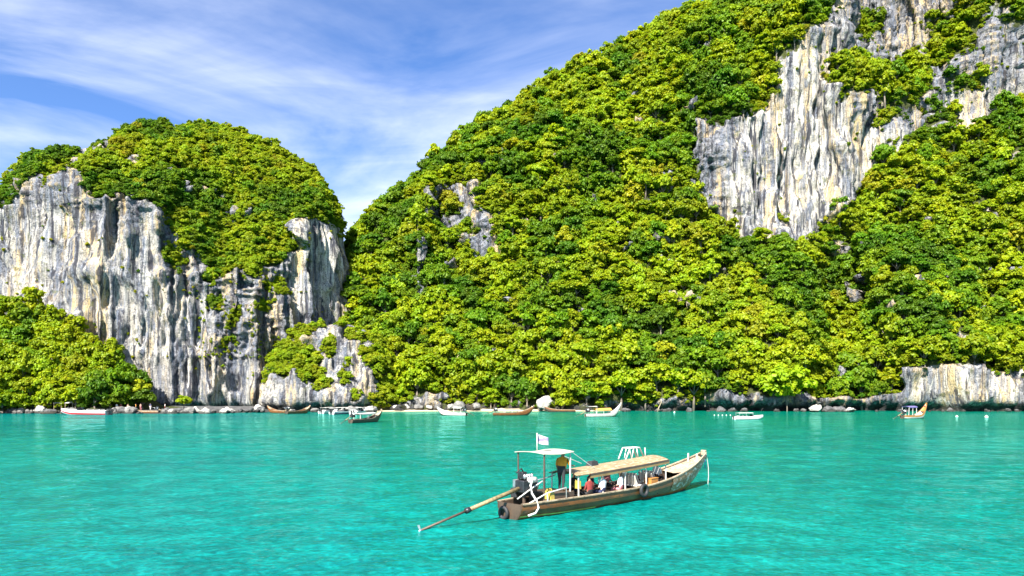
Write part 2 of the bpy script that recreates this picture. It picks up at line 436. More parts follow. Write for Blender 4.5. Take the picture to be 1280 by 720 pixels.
rockC = raster([
    ([(866, 150), (905, 160), (940, 140), (965, 112), (972, 82), (1000, 52), (1032, 30), (1050, -40), (1300, -80), (1700, -100), (1700, 60), (1290, 128), (1240, 150), (1200, 172),
      (1140, 196), (1092, 224), (1050, 266), (1018, 306), (960, 312), (900, 290), (868, 250)], 1.0),
    ([(532, 236), (560, 226), (592, 228), (600, 262), (612, 262), (632, 300), (628, 338), (600, 330), (575, 300), (545, 292), (530, 275)], .95),
    ([(519, 300), (534, 300), (532, 378), (519, 380)], .9),
    ([(1126, 456), (1160, 452), (1258, 470), (1290, 480), (1700, 480), (1700, 560), (1126, 560)], 1.0),
    ([(1030, 496), (1130, 486), (1130, 560), (760, 560), (760, 505), (850, 500), (900, 490), (960, 496)], 1.0),
    ([(462, 262), (478, 244), (496, 240), (490, 268), (470, 280)], .6),
    ([(470, 502), (760, 505), (760, 560), (470, 560)], .5),
], [(1075, 40, 18, 22, .0), (1060, 95, 26, 14, .1), (1095, 110, 28, 26, .05), (1140, 95, 22, 28, .05), (1165, 160, 16, 12, .1), (1180, 60, 22, 34, .1), (1215, 30, 20, 30, .15),
    (1100, 150, 14, 14, .2), (1060, 112, 12, 9, .2), (1250, 10, 30, 20, .2), (1120, 130, 12, 14, .3), (1200, 110, 14, 10, .3), (1265, 40, 16, 10, .3), (1130, 190, 14, 8, .2), (1170, 200, 14, 9, .1),
    (980, 270, 8, 6, .5), (920, 262, 10, 6, .4), (560, 262, 8, 7, .2), (590, 290, 9, 8, .2), (560, 290, 8, 7, .3), (612, 300, 6, 8, .3),
    (835, 232, 12, 22, .7), (815, 258, 9, 7, .7), (862, 232, 10, 14, .6), (1165, 372, 12, 16, .45), (1150, 350, 10, 9, .3), (720, 235, 7, 9, .6), (962, 400, 5, 9, .6),
    (668, 315, 5, 6, .6), (640, 350, 6, 6, .5), (870, 320, 6, 5, .5), (945, 400, 5, 7, .5), (690, 380, 5, 5, .4), (585, 490, 22, 8, .5), (530, 500, 20, 6, .8)], 3)
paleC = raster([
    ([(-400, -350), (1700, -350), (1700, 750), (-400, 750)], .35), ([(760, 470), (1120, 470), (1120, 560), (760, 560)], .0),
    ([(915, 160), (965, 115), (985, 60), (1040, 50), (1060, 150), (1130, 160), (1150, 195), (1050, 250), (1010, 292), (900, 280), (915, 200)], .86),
    ([(855, 140), (918, 140), (908, 290), (855, 260)], .02), ([(1045, -60), (1700, -60), (1700, 60), (1190, 130), (1150, 190), (1060, 140)], .12), ([(1190, 120), (1700, 50), (1700, 120), (1200, 185)], .75),  # first polygon paints the shadow at the cliff's left end as darker stone
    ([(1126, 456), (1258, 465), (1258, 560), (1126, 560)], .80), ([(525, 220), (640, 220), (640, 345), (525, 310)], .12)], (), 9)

silA = curve([(-400, 420), (-160, 330), (-60, 275), (0, 255), (14, 248), (19, 230), (24, 208), (60, 196), (100, 188), (150, 172), (200, 160), (250, 160), (300, 172), (340, 188), (385, 213), (410, 242), (424, 272), (432, 300)])
silB = curve([(300, 500), (338, 470), (345, 450), (370, 420), (400, 408), (430, 404), (455, 412), (475, 430), (500, 470), (520, 500)])
silC = curve([(300, 470), (360, 430), (400, 395), (428, 352), (442, 322), (462, 286), (477, 266), (500, 254), (530, 230), (543, 208), (562, 194), (600, 164), (640, 144), (660, 129), (700, 104), (735, 82),
              (760, 74), (800, 54), (830, 37), (880, 19), (900, 10), (960, -20), (1100, -75), (1400, -160), (1700, -200)])
silD = curve([(-400, 400), (-100, 392), (0, 398), (40, 392), (70, 402), (100, 425), (125, 446), (150, 470), (185, 492), (200, 506), (260, 511)])


def build_land(name, X, Yb, Yt, sil, rk, pl, nrow, back, seed, amp=1.0, cliffw=0.10, undercut=None, ravine=None, topfade=(.93, 1.0), broad=1.0):
    X = np.asarray(X, float); Yb = np.asarray(Yb, float); Yt = np.asarray(Yt, float)
    px, _ = project(X, Yt, 0); Zt = np.maximum(HC + (YH - sil(px)) / FPX * Yt, 1.0)
    t = np.linspace(0, 1, nrow)[None, :]
    Z = Zt[:, None] * t; XX = np.repeat(X[:, None], nrow, 1); Y = Yb[:, None] + (Yt - Yb)[:, None] * t
    wob = lambda: (fbm(XX / 8, Y / 8, Z / 8, 5, seed + 50, .6) * 20, fbm(XX / 8, Y / 8, Z / 8, 5, seed + 80, .6) * 20)
    for it in range(4):
        pxx, pyy = project(XX, Y, Z); wx, wy = wob(); m = samp(rk, pxx + wx, pyy + wy)
        w = (1 - m) + cliffw * m; w = w * (1 + 2.0 * t ** 7)
        cs = np.concatenate([np.zeros((len(X), 1)), np.cumsum((w[:, 1:] + w[:, :-1]) / 2, 1)], 1); cs = cs / cs[:, -1:]
        for _ in range(3): cs[1:-1] = (cs[:-2] + cs[1:-1] * 2 + cs[2:]) / 4
        Y = Yb[:, None] + (Yt - Yb)[:, None] * cs
    pxx, pyy = project(XX, Y, Z); wx, wy = wob(); m = samp(rk, pxx + wx, pyy + wy).astype(float); p = samp(pl, pxx, pyy)
    gap = sm(.30, .46, fbm(XX / 5.5, Y / 6.5, Z / 4.5, 3, seed + 90, .6)) * .95          # small bare outcrops among the trees
    m = np.maximum(m, gap)
    P = np.stack([XX, Y, Z], -1)
    du = np.gradient(P, axis=0); dv = np.gradient(P, axis=1)
    Nn = np.cross(du, dv); ln = np.linalg.norm(Nn, axis=-1, keepdims=True); Nn = Nn / np.maximum(ln, 1e-6)
    Nn[..., 2] *= .5
    for _ in range(4): Nn[1:-1] = (Nn[:-2] + Nn[1:-1] * 2 + Nn[2:]) / 4
    big = 8.0 * broad * fbm(XX / 36 + Z / 90, Y / 90, Z / 80, 3, seed + 1) + 2.2 * fbm(XX / 13, Y / 16, Z / 20, 3, seed + 2)
    rid = lambda a: 1 - np.abs(a) * 2
    wv = 1.1 * vnoise(XX / 6, Y / 6, Z / 14, seed + 30)
    fl = 2.6 * rid(vnoise(XX / 8 + .3 * wv, Y / 8, Z / 60, seed + 3)) + 1.5 * rid(vnoise(XX / 3.4 + .4 * wv, Y / 4, Z / 26, seed + 4)) \
        + .9 * rid(vnoise(XX / 1.7 + .4 * wv, Y / 1.7, Z / 11, seed + 5)) + 1.2 * fbm(XX / 5, Y / 5, Z / 10, 4, seed + 6, .6) \
        + 2.2 * fbm(XX / 17, Y / 17, Z / 14, 3, seed + 7) + .7 * fbm(XX / 1.9, Y / 1.9, Z / 5, 3, seed + 9, .6)
    crag = .65 * (1 - np.clip(p * 1.5, 0, 1))
    fl = fl + crag * (1.9 * rid(vnoise(XX / 3.0, Y / 3.0, Z / 2.2, seed + 12)) + 1.0 * rid(vnoise(XX / 1.3, Y / 1.3, Z / 1.1, seed + 13)))
    if ravine is not None: big = big + ravine(pxx, pyy)
    d = amp * (big * (1 - .45 * m) + fl * m * 1.15 + (1 - m) * .5 * fbm(XX / 3, Y / 3, Z / 3, 2, seed + 8))
    fade = 1 - .85 * sm(*topfade, t)
    P = P + Nn * (d * fade)[..., None]
    P[..., 2] = np.maximum(P[..., 2], -1.0 + 0 * P[..., 2])
    if undercut is not None:       # sea notch at the waterline
        u = undercut(pxx) * np.exp(-((P[..., 2] - .3) / 1.7) ** 2); P[..., 1] += u * 3.2
    P[:, 0, 2] = -2.0
    # far side
    nb = 10; k = (np.arange(1, nb + 1) / nb)[None, :]
    Yk = P[:, -1, 1][:, None] + np.asarray(back)[:, None] * k; Zk = P[:, -1, 2][:, None] * (1 - k ** 2.0) - 2 * k
    B = np.stack([np.repeat(P[:, -1, 0][:, None], nb, 1), Yk, Zk], -1)
    PP = np.concatenate([P, B], 1); nr = nrow + nb
    idx = np.arange(len(X) * nr).reshape(len(X), nr)
    Q = np.stack([idx[:-1, :-1], idx[1:, :-1], idx[1:, 1:], idx[:-1, 1:]], -1).reshape(-1, 4)
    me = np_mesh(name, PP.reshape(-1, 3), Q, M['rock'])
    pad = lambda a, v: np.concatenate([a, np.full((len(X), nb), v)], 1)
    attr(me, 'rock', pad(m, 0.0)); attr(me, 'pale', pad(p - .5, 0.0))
    o = link(bpy.data.objects.new(name, me)); tag(o, kind='structure')
    # surface samples for planting
    du = np.gradient(P, axis=0); dv = np.gradient(P, axis=1); nn = np.cross(du, dv); area = np.linalg.norm(nn, axis=-1); nn = nn / np.maximum(area[..., None], 1e-6)
    pxx, pyy = project(P[..., 0], P[..., 1], P[..., 2])
    return dict(P=P.reshape(-1, 3), N=nn.reshape(-1, 3), area=area.ravel(), rock=m.ravel(), px=pxx.ravel(), py=pyy.ravel(), t=np.repeat(t, len(X), 0).ravel())


# karst tower
XcA, YcA, B0 = -120.0, 255.0, 50.0
phi = np.linspace(-math.pi / 2 + .02, math.pi / 2 - .004, 430); sphi = np.sin(phi)
XA = XcA + np.where(sphi < 0, 120, 60.5) * sphi
BA = B0 * np.cos(phi) ** .8
YbA = YcA - BA + 4 * vnoise(XA / 18, 0, 3)
YtA = np.interp(XA, [-250, -190, -160, -135, -110], [236, 229, 234, 246, YcA])
YbA = np.minimum(YbA, YtA - 4 * np.minimum(1, BA / 6))
YbA = np.maximum(YbA, YtA - np.interp(XA, [-250, -160, -118], [8, 10, 60]))
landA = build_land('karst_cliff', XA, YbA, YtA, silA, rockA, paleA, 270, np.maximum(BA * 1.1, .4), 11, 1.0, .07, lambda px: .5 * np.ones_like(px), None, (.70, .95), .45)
# rock outcrop at its foot
XB = np.linspace(-73, -28, 90)
ub = np.clip((XB + 52) / 23, -1, 1); YbB = 200 + 16 * np.abs(ub) ** 3
landB = build_land('rock_outcrop', XB, YbB, np.full_like(XB, 221.0), silB, rockB, rockB * .55, 60, np.full_like(XB, 14.0), 23, .7, .3, lambda px: .8 * np.ones_like(px))
# the forested mountain
XC = np.linspace(-105, 292, 640)
YtC = np.interp(XC, [-105, -60, -25, 100, 250, 300], [276, 284, 300, 345, 352, 352])
YbC = 211 + 3 * vnoise(XC / 25, 1, 1) + 2 * vnoise(XC / 9, 4, 1) + 45 * sm(-40, -100, XC) - 3 * sm(60, 90, XC)
und = lambda px: sm(740, 800, px)
landC = build_land('mountain', XC, YbC, YtC, silC, rockC, paleC, 330, np.full_like(XC, 90.0), 37, 1.0, .10, und,
                   lambda x, y: 9 * np.exp(-((x - 985 - (y - 400) * .05) / 38) ** 2) * sm(250, 330, y) * (1 - sm(440, 490, y)) - 10 * np.exp(-((x - 1052) / 22) ** 2) * sm(270, 320, y) * (1 - sm(430, 480, y))
                   + 6 * np.exp(-((x - 1120) / 40) ** 2) * sm(300, 360, y) * (1 - sm(430, 480, y)) - 7 * np.exp(-((x - 1235) / 18) ** 2) * sm(330, 380, y), (.90, 1.0), 1.6)
# low wooded spur in front of the karst tower
XD = np.linspace(-190, -78, 110)
YbD = 187 + 2 * vnoise(XD / 9, 2, 5) + 0 * XD; YtD = 203 + 0 * XD
rockD = raster([], (), 3)
landD = build_land('wooded_spur', XD, YbD, YtD, silD, rockD, rockD, 40, np.full_like(XD, 9.0), 53, .4)


# ------------------------------------------------------------------ sea, seabed and beach
def build_sea():
    ys = np.concatenate([np.linspace(-400, 8, 9), np.geomspace(10, 235, 560), np.geomspace(245, 6000, 22)])
    ts = np.concatenate([[-30, -8, -3, -1.5], np.linspace(-.86, .86, 520), [1.5, 3, 8, 30]])
    Yg = np.repeat(ys[:, None], len(ts), 1); ref = np.maximum(np.abs(Yg), 40)
    Xg = ts[None, :] * np.where(Yg < 10, 40, np.maximum(Yg, 10))
    dens = np.gradient(ys)[:, None]
    def fade(wl): return np.clip((wl / np.maximum(dens, 1e-3) - 2.0) / 3.0, 0, 1)
    rd = lambda a: 1 - 2 * np.abs(a)
    gust = .75 + .5 * fbm(Xg / 40, Yg / 40, 0, 2, 70)
    wx, wy = Xg + .5 * vnoise(Xg / 3, Yg / 3, 1, 75), Yg + .5 * vnoise(Xg / 3, Yg / 3, 4, 76)
    z = .06 * fbm(Xg / 7, Yg / 6, 0, 2, 71) * fade(5)
    z = z + .055 * rd(vnoise(wx / 2.3 + wy / 5, wy / 1.9, .3, 72)) * fade(1.8) + .040 * rd(vnoise(wx / 1.15 - wy / 4, wy / 1.0, .7, 73)) * fade(1.0)
    z = z + .022 * rd(vnoise(wx / .62, wy / .55, 0, 74)) * fade(.55) + .009 * vnoise(wx / .3, wy / .28, 0, 77) * fade(.3)
    z = z * gust * .85
    z = z * (1 - sm(200, 232, Yg)) * (Yg > 9)
    V = np.stack([Xg, Yg, z], -1).reshape(-1, 3)
    idx = np.arange(len(V)).reshape(Yg.shape); Q = np.stack([idx[:-1, :-1], idx[:-1, 1:], idx[1:, 1:], idx[1:, :-1]], -1).reshape(-1, 4)
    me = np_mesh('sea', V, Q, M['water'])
    sh = sm(40, 165, Yg) * sm(-75, -20, Xg) * (1 - .35 * sm(80, 150, Xg)) + .25 * sm(170, 200, Yg)
    attr(me, 'shallow', np.clip(sh, 0, 1).ravel())
    o = link(bpy.data.objects.new('sea', me)); tag(o, kind='structure'); o.name = 'sea'


build_sea()


def strip(name, path, inner, mat, h0, h1, seed):
    """a sloping shore strip along a waterline path"""
    rows = []
    for k, (x, y) in enumerate(path):
        rows.append([(x, y + d + 1.2 * float(vnoise(x / 4, d / 3, 0, seed)), h0 + (h1 - h0) * (d / inner) + .12 * float(vnoise(x / 3, d / 2, 1, seed)) * (d > 0)) for d in np.linspace(0, inner, 7)])
    o = MB().grid(rows).build(name, mat, smooth=True); tag(o, kind='structure'); return o


xs = np.linspace(-44, 32, 60)
strip('beach', [(x, 205.0 + 1.0 * float(vnoise(x / 8, 0, 0, 3)) + 6 * sm(18, 32, x)) for x in xs], 16, M['sand'], -.12, 1.3, 5)
xs = np.linspace(-190, -60, 80)
strip('shore', [(x, 184 + 1.0 * float(vnoise(x / 8, 0, 0, 9)) + 16 * sm(-84, -62, x)) for x in xs], 22, M['stone_dark'], -.12, 1.5, 8)

# ------------------------------------------------------------------ trees
def crown_mesh(seed, n=1500, lobes=16, flat=.85, spread=.8, leaf=.085):
    """leaf sprays on many separate tufts, uneven outline, gaps between the tufts"""
    r = np.random.default_rng(seed)
    C = []; R = []
    for k in range(lobes):
        a = k * 2.399 + r.uniform(-.5, .5); q = spread * math.sqrt((k + .5) / lobes) * r.uniform(.7, 1.15)
        z = flat * math.sqrt(max(0, 1 - min(q, 1) ** 2)) * r.uniform(.45, 1.1) - .25 * r.random() * (q > .5)
        C.append((q * math.cos(a), q * math.sin(a), z)); R.append(r.uniform(.11, .29) * (1.12 - .25 * q))
    for k in range(3): C.append((r.uniform(-.2, .2), r.uniform(-.2, .2), r.uniform(-.1, .3))); R.append(r.uniform(.25, .36))
    C = np.array(C); R = np.array(R)
    N0 = n * 3
    pick = r.choice(len(R), N0, p=R ** 2 / (R ** 2).sum())
    d = r.normal(size=(N0, 3)); d /= np.linalg.norm(d, axis=1, keepdims=True)
    d[:, 2] = np.where(d[:, 2] < -.3, -d[:, 2], d[:, 2])
    rad = R[pick] * np.clip(1 + r.normal(size=N0) * .27, .35, 1.8)
    p = C[pick] + d * rad[:, None] * np.array([1.12, 1.12, .8])
    dist = np.min((np.linalg.norm(p[:, None] - C[None], axis=2) / R[None]) + 10 * (np.arange(len(R))[None] == pick[:, None]), axis=1)
    ok = np.where(dist > .72)[0][:n]; p, d = p[ok], d[ok]; n = len(p)
    nr = d + r.normal(size=(n, 3)) * .5 + np.array([0, 0, .45]); nr /= np.linalg.norm(nr, axis=1, keepdims=True)
    a = np.cross(nr, r.normal(size=(n, 3))); a /= np.linalg.norm(a, axis=1, keepdims=True); b = np.cross(nr, a)
    s = leaf * r.uniform(.55, 1.4, (n, 1)); fold = nr * s * .35
    # a folded leaf spray: two quads sharing a rib
    v0, v1 = p - a * s, p + a * s
    V = np.stack([v0, v1, v1 * .15 + p * .85 + b * s * .8 + a * s * .6 - fold, v0 * .15 + p * .85 + b * s * .8 - a * s * .6 - fold,
                  v1 * .15 + p * .85 - b * s * .8 + a * s * .6 - fold, v0 * .15 + p * .85 - b * s * .8 - a * s * .6 - fold], 1).reshape(-1, 3)
    k = np.arange(n)[:, None] * 6
    Q = np.concatenate([k + np.array([[0, 1, 2, 3]]), k + np.array([[1, 0, 5, 4]])], 1).reshape(-1, 4)
    tone = np.clip(r.random(n) * .6 + .4 * (r.random(len(R))[pick[ok]]), 0, 1)
    return V, Q, np.repeat(tone, 6)


NV = 8
PROTO = []       # mesh per (variant, colour)
for v in range(NV):
    V, Q, tone = crown_mesh(100 + v, n=1900 if v < 6 else 1200, lobes=[24, 19, 30, 22, 26, 32, 15, 13][v], flat=[.85, 1.1, .7, .95, .8, .75, 1.0, .8][v], spread=[.85, .7, 1.0, .85, .9, 1.05, .65, .75][v], leaf=[.072, .076, .066, .072, .068, .066, .085, .09][v])
    row = []
    for c in COLS:
        m = np_mesh('crown', V, Q, LEAF[c], False); attr(m, 'leaf_tone', tone); row.append(m)
    PROTO.append(row)


def trunk_mesh(seed):
    r = random.Random(seed); b = MB()
    top = Vector((r.uniform(-.08, .08), r.uniform(-.08, .08), .25))
    b.tube([(0, 0, -1.1), (top.x * .3, top.y * .3, -.5), (top.x * .7, top.y * .7, -.1), top], [.085, .065, .05, .03], 7)
    for k in range(4):
        a = k * 1.6 + r.uniform(-.4, .4); z = r.uniform(-.35, -.05)
        b.tube([(top.x * .4, top.y * .4, z), (.22 * math.cos(a), .22 * math.sin(a), z + .25), (.45 * math.cos(a), .45 * math.sin(a), z + .55)], [.04, .028, .012], 5)
    return b.mesh('trunk', M['bark'], True)


TRUNKS = [trunk_mesh(k) for k in range(4)]

trees = []   # (x,y,z, radius, height factor, colour index, variant, region)


class Hash:
    def __init__(s, c): s.c = c; s.d = {}
    def near(s, p, r, f):
        n = int(r * 2 // s.c) + 1; kx, ky, kz = [int(math.floor(q / s.c)) for q in p]
        for i in range(kx - n, kx + n + 1):
            for j in range(ky - n, ky + n + 1):
                for k in range(kz - n, kz + n + 1):
                    for q, rr in s.d.get((i, j, k), ()):
                        if (q[0] - p[0]) ** 2 + (q[1] - p[1]) ** 2 + (q[2] - p[2]) ** 2 < (f * (r + rr)) ** 2: return True
        return False
    def put(s, p, r):
        s.d.setdefault(tuple(int(math.floor(q / s.c)) for q in p), []).append((p, r))


HS = Hash(4.0)


def plant(land, n, rmin, rmax, region, f=.52, rockmax=.42, colour=None, power=1.6, pxr=(-60, 1340), pyr=(-60, 520), extra=None):
    ok = (land['rock'] < rockmax) & (land['px'] > pxr[0]) & (land['px'] < pxr[1]) & (land['py'] > pyr[0]) & (land['py'] < pyr[1]) & (land['P'][:, 2] > .8)
    if extra is not None: ok &= extra(land)
    ids = np.where(ok)[0]; w = land['area'][ids]; w = w / w.sum()
    pick = rng.choice(ids, min(n, len(ids)), replace=False, p=w)
    rr = rmin + (rmax - rmin) * rng.random(len(pick)) ** power
    order = np.argsort(-rr)
    cn = fbm(land['P'][pick, 0] / 15, land['P'][pick, 1] / 22, land['P'][pick, 2] / 13, 3, 91)
    for i in order:
        p = land['P'][pick[i]]; nrm = land['N'][pick[i]]; r = rr[i] * (1 - .5 * land['rock'][pick[i]])
        if HS.near(p, r, f): continue
        HS.put(p, r)
        q = cn[i] * 1.25 + rng.normal() * .14 + .20
        ci = 0 if q < -.22 else 1 if q < .12 else 2 if q < .95 else 3
        if rng.random() < .012: ci = 3
        if colour is not None and rng.random() < .7: ci = colour
        out = -nrm if nrm[1] > 0 else nrm
        b = p + out * r * .25
        trees.append([b[0], b[1], b[2] + r * .35, r, rng.uniform(.8, 1.4), ci, int(rng.integers(0, NV)), region])


low = lambda L: L['P'][:, 2] < 14
plant(landD, 3500, 1.3, 4.0, 'grove', .42, power=1.8, pxr=(-60, 178))
plant(landB, 900, .8, 2.0, 'outcrop', .48, .5, colour=2)
plant(landC, 2600, 1.8, 5.4, 'foot', .46, extra=low, power=1.8)
plant(landC, 16000, 1.1, 4.6, 'slope', .42, power=2.3)
plant(landA, 8000, .8, 2.3, 'crest', .43, power=1.9)
# undergrowth filling the gaps
HS2 = HS; HS = Hash(4.0)
n_trees = len(trees)
plant(landC, 5200, .9, 1.7, 'under', .55, .5); plant(landA, 2600, .7, 1.3, 'under', .55, .5); plant(landD, 500, .8, 1.6, 'under', .55, pxr=(-60, 185)); plant(landB, 200, .6, 1.1, 'under', .5, .5)
# ragged fringe where forest gives way to rock
fr = lambda L: (L['rock'] > .25) & (fbm(L['P'][:, 0] / 5, L['P'][:, 1] / 5, L['P'][:, 2] / 5, 3, 61) > -.05)
plant(landC, 2600, .8, 2.0, 'under', .5, .93, extra=fr); plant(landA, 2200, .7, 1.7, 'under', .5, .93, extra=fr); plant(landB, 300, .6, 1.2, 'under', .5, .9, extra=fr)
# shrubs clinging to the bare cliffs
shr0 = len(trees)
cl = lambda L: (fbm(L['P'][:, 0] / 7, L['P'][:, 1] / 7, L['P'][:, 2] / 5, 2, 17) > .0)
plant(landA, 170, .7, 1.6, 'karst_shrub', .8, 1.1, colour=3, pyr=(200, 480), extra=lambda L: cl(L) & (L['rock'] > .6))
plant(landA, 150, .6, 1.4, 'karst_shrub', .7, 1.1, colour=2, pxr=(245, 350), pyr=(335, 450), extra=lambda L: cl(L) & (L['rock'] > .5))
plant(landC, 190, .8, 2.0, 'cliff_shrub', .7, 1.1, extra=lambda L: cl(L) & (L['rock'] > .6) & (L['px'] > 1040) & (L['py'] < 200))
plant(landC, 30, .7, 1.3, 'cliff_shrub', .8, 1.1, extra=lambda L: cl(L) & (L['rock'] > .6) & (L['px'] > 870) & (L['px'] <= 1040) & (L['py'] < 300))
T = np.array([t[:4] for t in trees]); print('trees', n_trees, shr0, len(trees))


def visible_pixels():
    buf = np.full((720, 1280), -1, np.int32); px, py = project(T[:, 0], T[:, 1], T[:, 2] + T[:, 3] * .3); pr = FPX * T[:, 3] * .8 / T[:, 1]
    for i in np.argsort(-T[:, 1]):
        x0, x1, y0, y1 = int(max(0, px[i] - pr[i])), int(min(1280, px[i] + pr[i] + 1)), int(max(0, py[i] - pr[i])), int(min(720, py[i] + pr[i] + 1))
        if x1 <= x0 or y1 <= y0: continue
        yy, xx = np.ogrid[y0:y1, x0:x1]; mk = (xx - px[i]) ** 2 + (yy - py[i]) ** 2 < pr[i] ** 2; buf[y0:y1, x0:x1][mk] = i
    return np.bincount(buf[buf >= 0], minlength=len(T))


vis = visible_pixels()
cand = [i for i in np.argsort(-vis) if i < n_trees][:296]
single = set(int(i) for i in cand) | set(i for i in range(shr0, len(trees)) if vis[i] > 12)
COLW = {0: 'dark green', 1: 'mid green', 2: 'yellow-green', 3: 'golden-green'}
SHAPE = ['rounded', 'tall domed', 'spreading', 'billowing', 'broad', 'flat-topped', 'narrow', 'loose']
WHERE = {'grove': 'in the grove at the foot of the karst tower', 'outcrop': 'on the low grey outcrop beside the karst tower', 'crest': 'on the domed top of the karst tower'}


def where(t):
    if t[7] in WHERE: return WHERE[t[7]]
    px, py = project(t[0], t[1], t[2])
    if t[7] == 'foot': return 'behind the sandy beach' if px < 760 else 'over the dark rocks at the waterline' if px < 1120 else 'above the white sea cliff'
    if px > 1020 and py < 330: return 'right under the long pale cliff of the mountain'
    if px > 860 and py < 160: return 'above the big white cliff of the mountain'
    if px > 860 and py < 360: return 'below the big white cliff of the mountain'
    if px > 640 and py < 260: return 'high under the skyline ridge of the mountain'
    if px < 640 and py < 380: return 'around the grey crag on the mountain shoulder'
    return 'halfway up the mountain slope' if py < 400 else 'low on the mountain slope'


def make_tree(x, y, z, r, hf, ci, v, name, label, cat, group, trunk=True):
    e = empty(name, (x, y, z - r * 1.0), 0, label, cat, group)
    rot = (x * 12.9898 + z * 78.233) % 6.283
    c = link(bpy.data.objects.new('crown', PROTO[v][ci]), e); c.location = (0, 0, r * 1.0); c.scale = (r, r, r * hf); c.rotation_euler = (0, 0, rot)
    if trunk:
        k = link(bpy.data.objects.new('trunk', TRUNKS[v % 4]), e); k.location = (0, 0, r * 1.0); k.scale = (r, r, r * hf); k.rotation_euler = (0, 0, rot)
    return e


for i in sorted(single):
    x, y, z, r, hf, ci, v, reg = trees[i]
    if i >= shr0:
        w = 'ledges of the karst tower face' if reg == 'karst_shrub' else 'ledges of the high grey cliff'
        make_tree(x, y, z, r, hf * .85, ci, 6 + v % 2, 'cliff_shrub', f'small {COLW[ci]} shrub clinging to the {w}', 'shrub', f'{COLW[ci]} shrubs on the {w}')
    else:
        w = where(trees[i]); sz = 'large ' if r > 3.5 else 'small ' if r < 2.4 else ''
        make_tree(x, y, z, r, hf, ci, v, 'broadleaf_tree', f'{sz}{SHAPE[v]} {COLW[ci]} tree {w}', 'tree', f'{sz}{SHAPE[v]} {COLW[ci]} trees {w}')


def forest_stuff():
    pc = bpy.data.collections.new('leaf_prototypes')
    for v in range(NV):
        for ci in range(4): pc.objects.link(bpy.data.objects.new(f'proto_{v:02d}_{ci}', PROTO[v][ci]))
    rest = [i for i in range(len(trees)) if i not in single]
    A = np.array([[t[0], t[1], t[2]] for t in (trees[i] for i in rest)], np.float32)
    m = bpy.data.meshes.new('forest'); m.vertices.add(len(A)); m.vertices.foreach_set('co', A.ravel()); m.update()
    attr(m, 'proto', [trees[i][6] * 4 + trees[i][5] for i in rest], typ='INT')
    a = m.attributes.new('tree_scale', 'FLOAT_VECTOR', 'POINT'); a.data.foreach_set('vector', np.array([[trees[i][3], trees[i][3], trees[i][3] * trees[i][4]] for i in rest], np.float32).ravel())
    a = m.attributes.new('tree_turn', 'FLOAT_VECTOR', 'POINT'); a.data.foreach_set('vector', np.array([[0, 0, (trees[i][0] * 12.9898) % 6.283] for i in rest], np.float32).ravel())
    o = link(bpy.data.objects.new('forest', m)); tag(o, 'dense green forest and undergrowth covering the mountain and karst tower', 'forest', kind='stuff')
    g = bpy.data.node_groups.new('forest_scatter', 'GeometryNodeTree')
    g.interface.new_socket('Geometry', in_out='INPUT', socket_type='NodeSocketGeometry'); g.interface.new_socket('Geometry', in_out='OUTPUT', socket_type='NodeSocketGeometry')
    N, L = g.nodes, g.links
    gi, go = N.new('NodeGroupInput'), N.new('NodeGroupOutput'); ci = N.new('GeometryNodeCollectionInfo'); ci.inputs[0].default_value = pc
    ci.inputs['Separate Children'].default_value = True; ci.inputs['Reset Children'].default_value = True
    ip = N.new('GeometryNodeInstanceOnPoints'); ip.inputs['Pick Instance'].default_value = True
    def na(nm, ty):
        x = N.new('GeometryNodeInputNamedAttribute'); x.data_type = ty; x.inputs['Name'].default_value = nm; return x.outputs['Attribute']
    L.new(gi.outputs[0], ip.inputs['Points']); L.new(ci.outputs[0], ip.inputs['Instance']); L.new(na('proto', 'INT'), ip.inputs['Instance Index'])
    L.new(na('tree_scale', 'FLOAT_VECTOR'), ip.inputs['Scale']); L.new(na('tree_turn', 'FLOAT_VECTOR'), ip.inputs['Rotation'])
    L.new(ip.outputs[0], go.inputs[0])
    md = o.modifiers.new('scatter', 'NODES'); md.node_group = g


forest_stuff()
# ------------------------------------------------------------------ two plants that stand alone
def lone_tree(px, D, r, z, hf, ci, v, name, label, cat):
    p = at(px, D=D); return make_tree(p.x, p.y, z, r, hf, ci, v, name, label, cat, None)


lone_tree(984, 205.5, 7.4, 4.6, 1.1, 2, 3, 'overhanging_tree', 'big round yellow-green tree overhanging the water between dark rocks', 'tree').children[1].scale = (2.4, 2.4, 7)
lone_tree(230, 190, 2.0, 2.6, 1.0, 2, 0, 'bush', 'small bright green bush alone on the shore before the pale karst wall', 'bush')
lone_tree(1100, 203, 2.6, 5.5, 1.1, 1, 3, 'shore_tree', 'small green tree growing on the dark rocks beside the white sea cliff', 'tree')

# ------------------------------------------------------------------ boulders along the water
def boulder_mesh(seed):
    bm = bmesh.new(); bmesh.ops.create_icosphere(bm, subdivisions=3, radius=1)
    o = Vector((seed * 7.3, seed * 3.1, seed * 1.7))
    for v in bm.verts:
        p = v.co.copy()
        d = 1 + .55 * mnoise.noise(p * .9 + o) + .28 * mnoise.noise(p * 2.1 + o) + .12 * mnoise.noise(p * 5 + o)
        q = p * d; q.x = max(-.85, min(.9, q.x)); q.y = max(-.8, min(.85, q.y)); q.z = q.z * (1.0 if q.z > 0 else .7); v.co = q
    return bm


BOULD = {}
for tone in ('dark', 'grey', 'pale'):
    BOULD[tone] = []
    for k in range(6):
        bm = boulder_mesh(k + 1); m = bpy.data.meshes.new('boulder'); bm.to_mesh(m); bm.free(); m.materials.append(M['stone_' + tone])
        m.polygons.foreach_set('use_smooth', [k % 2 == 0] * len(m.polygons)); BOULD[tone].append(m)


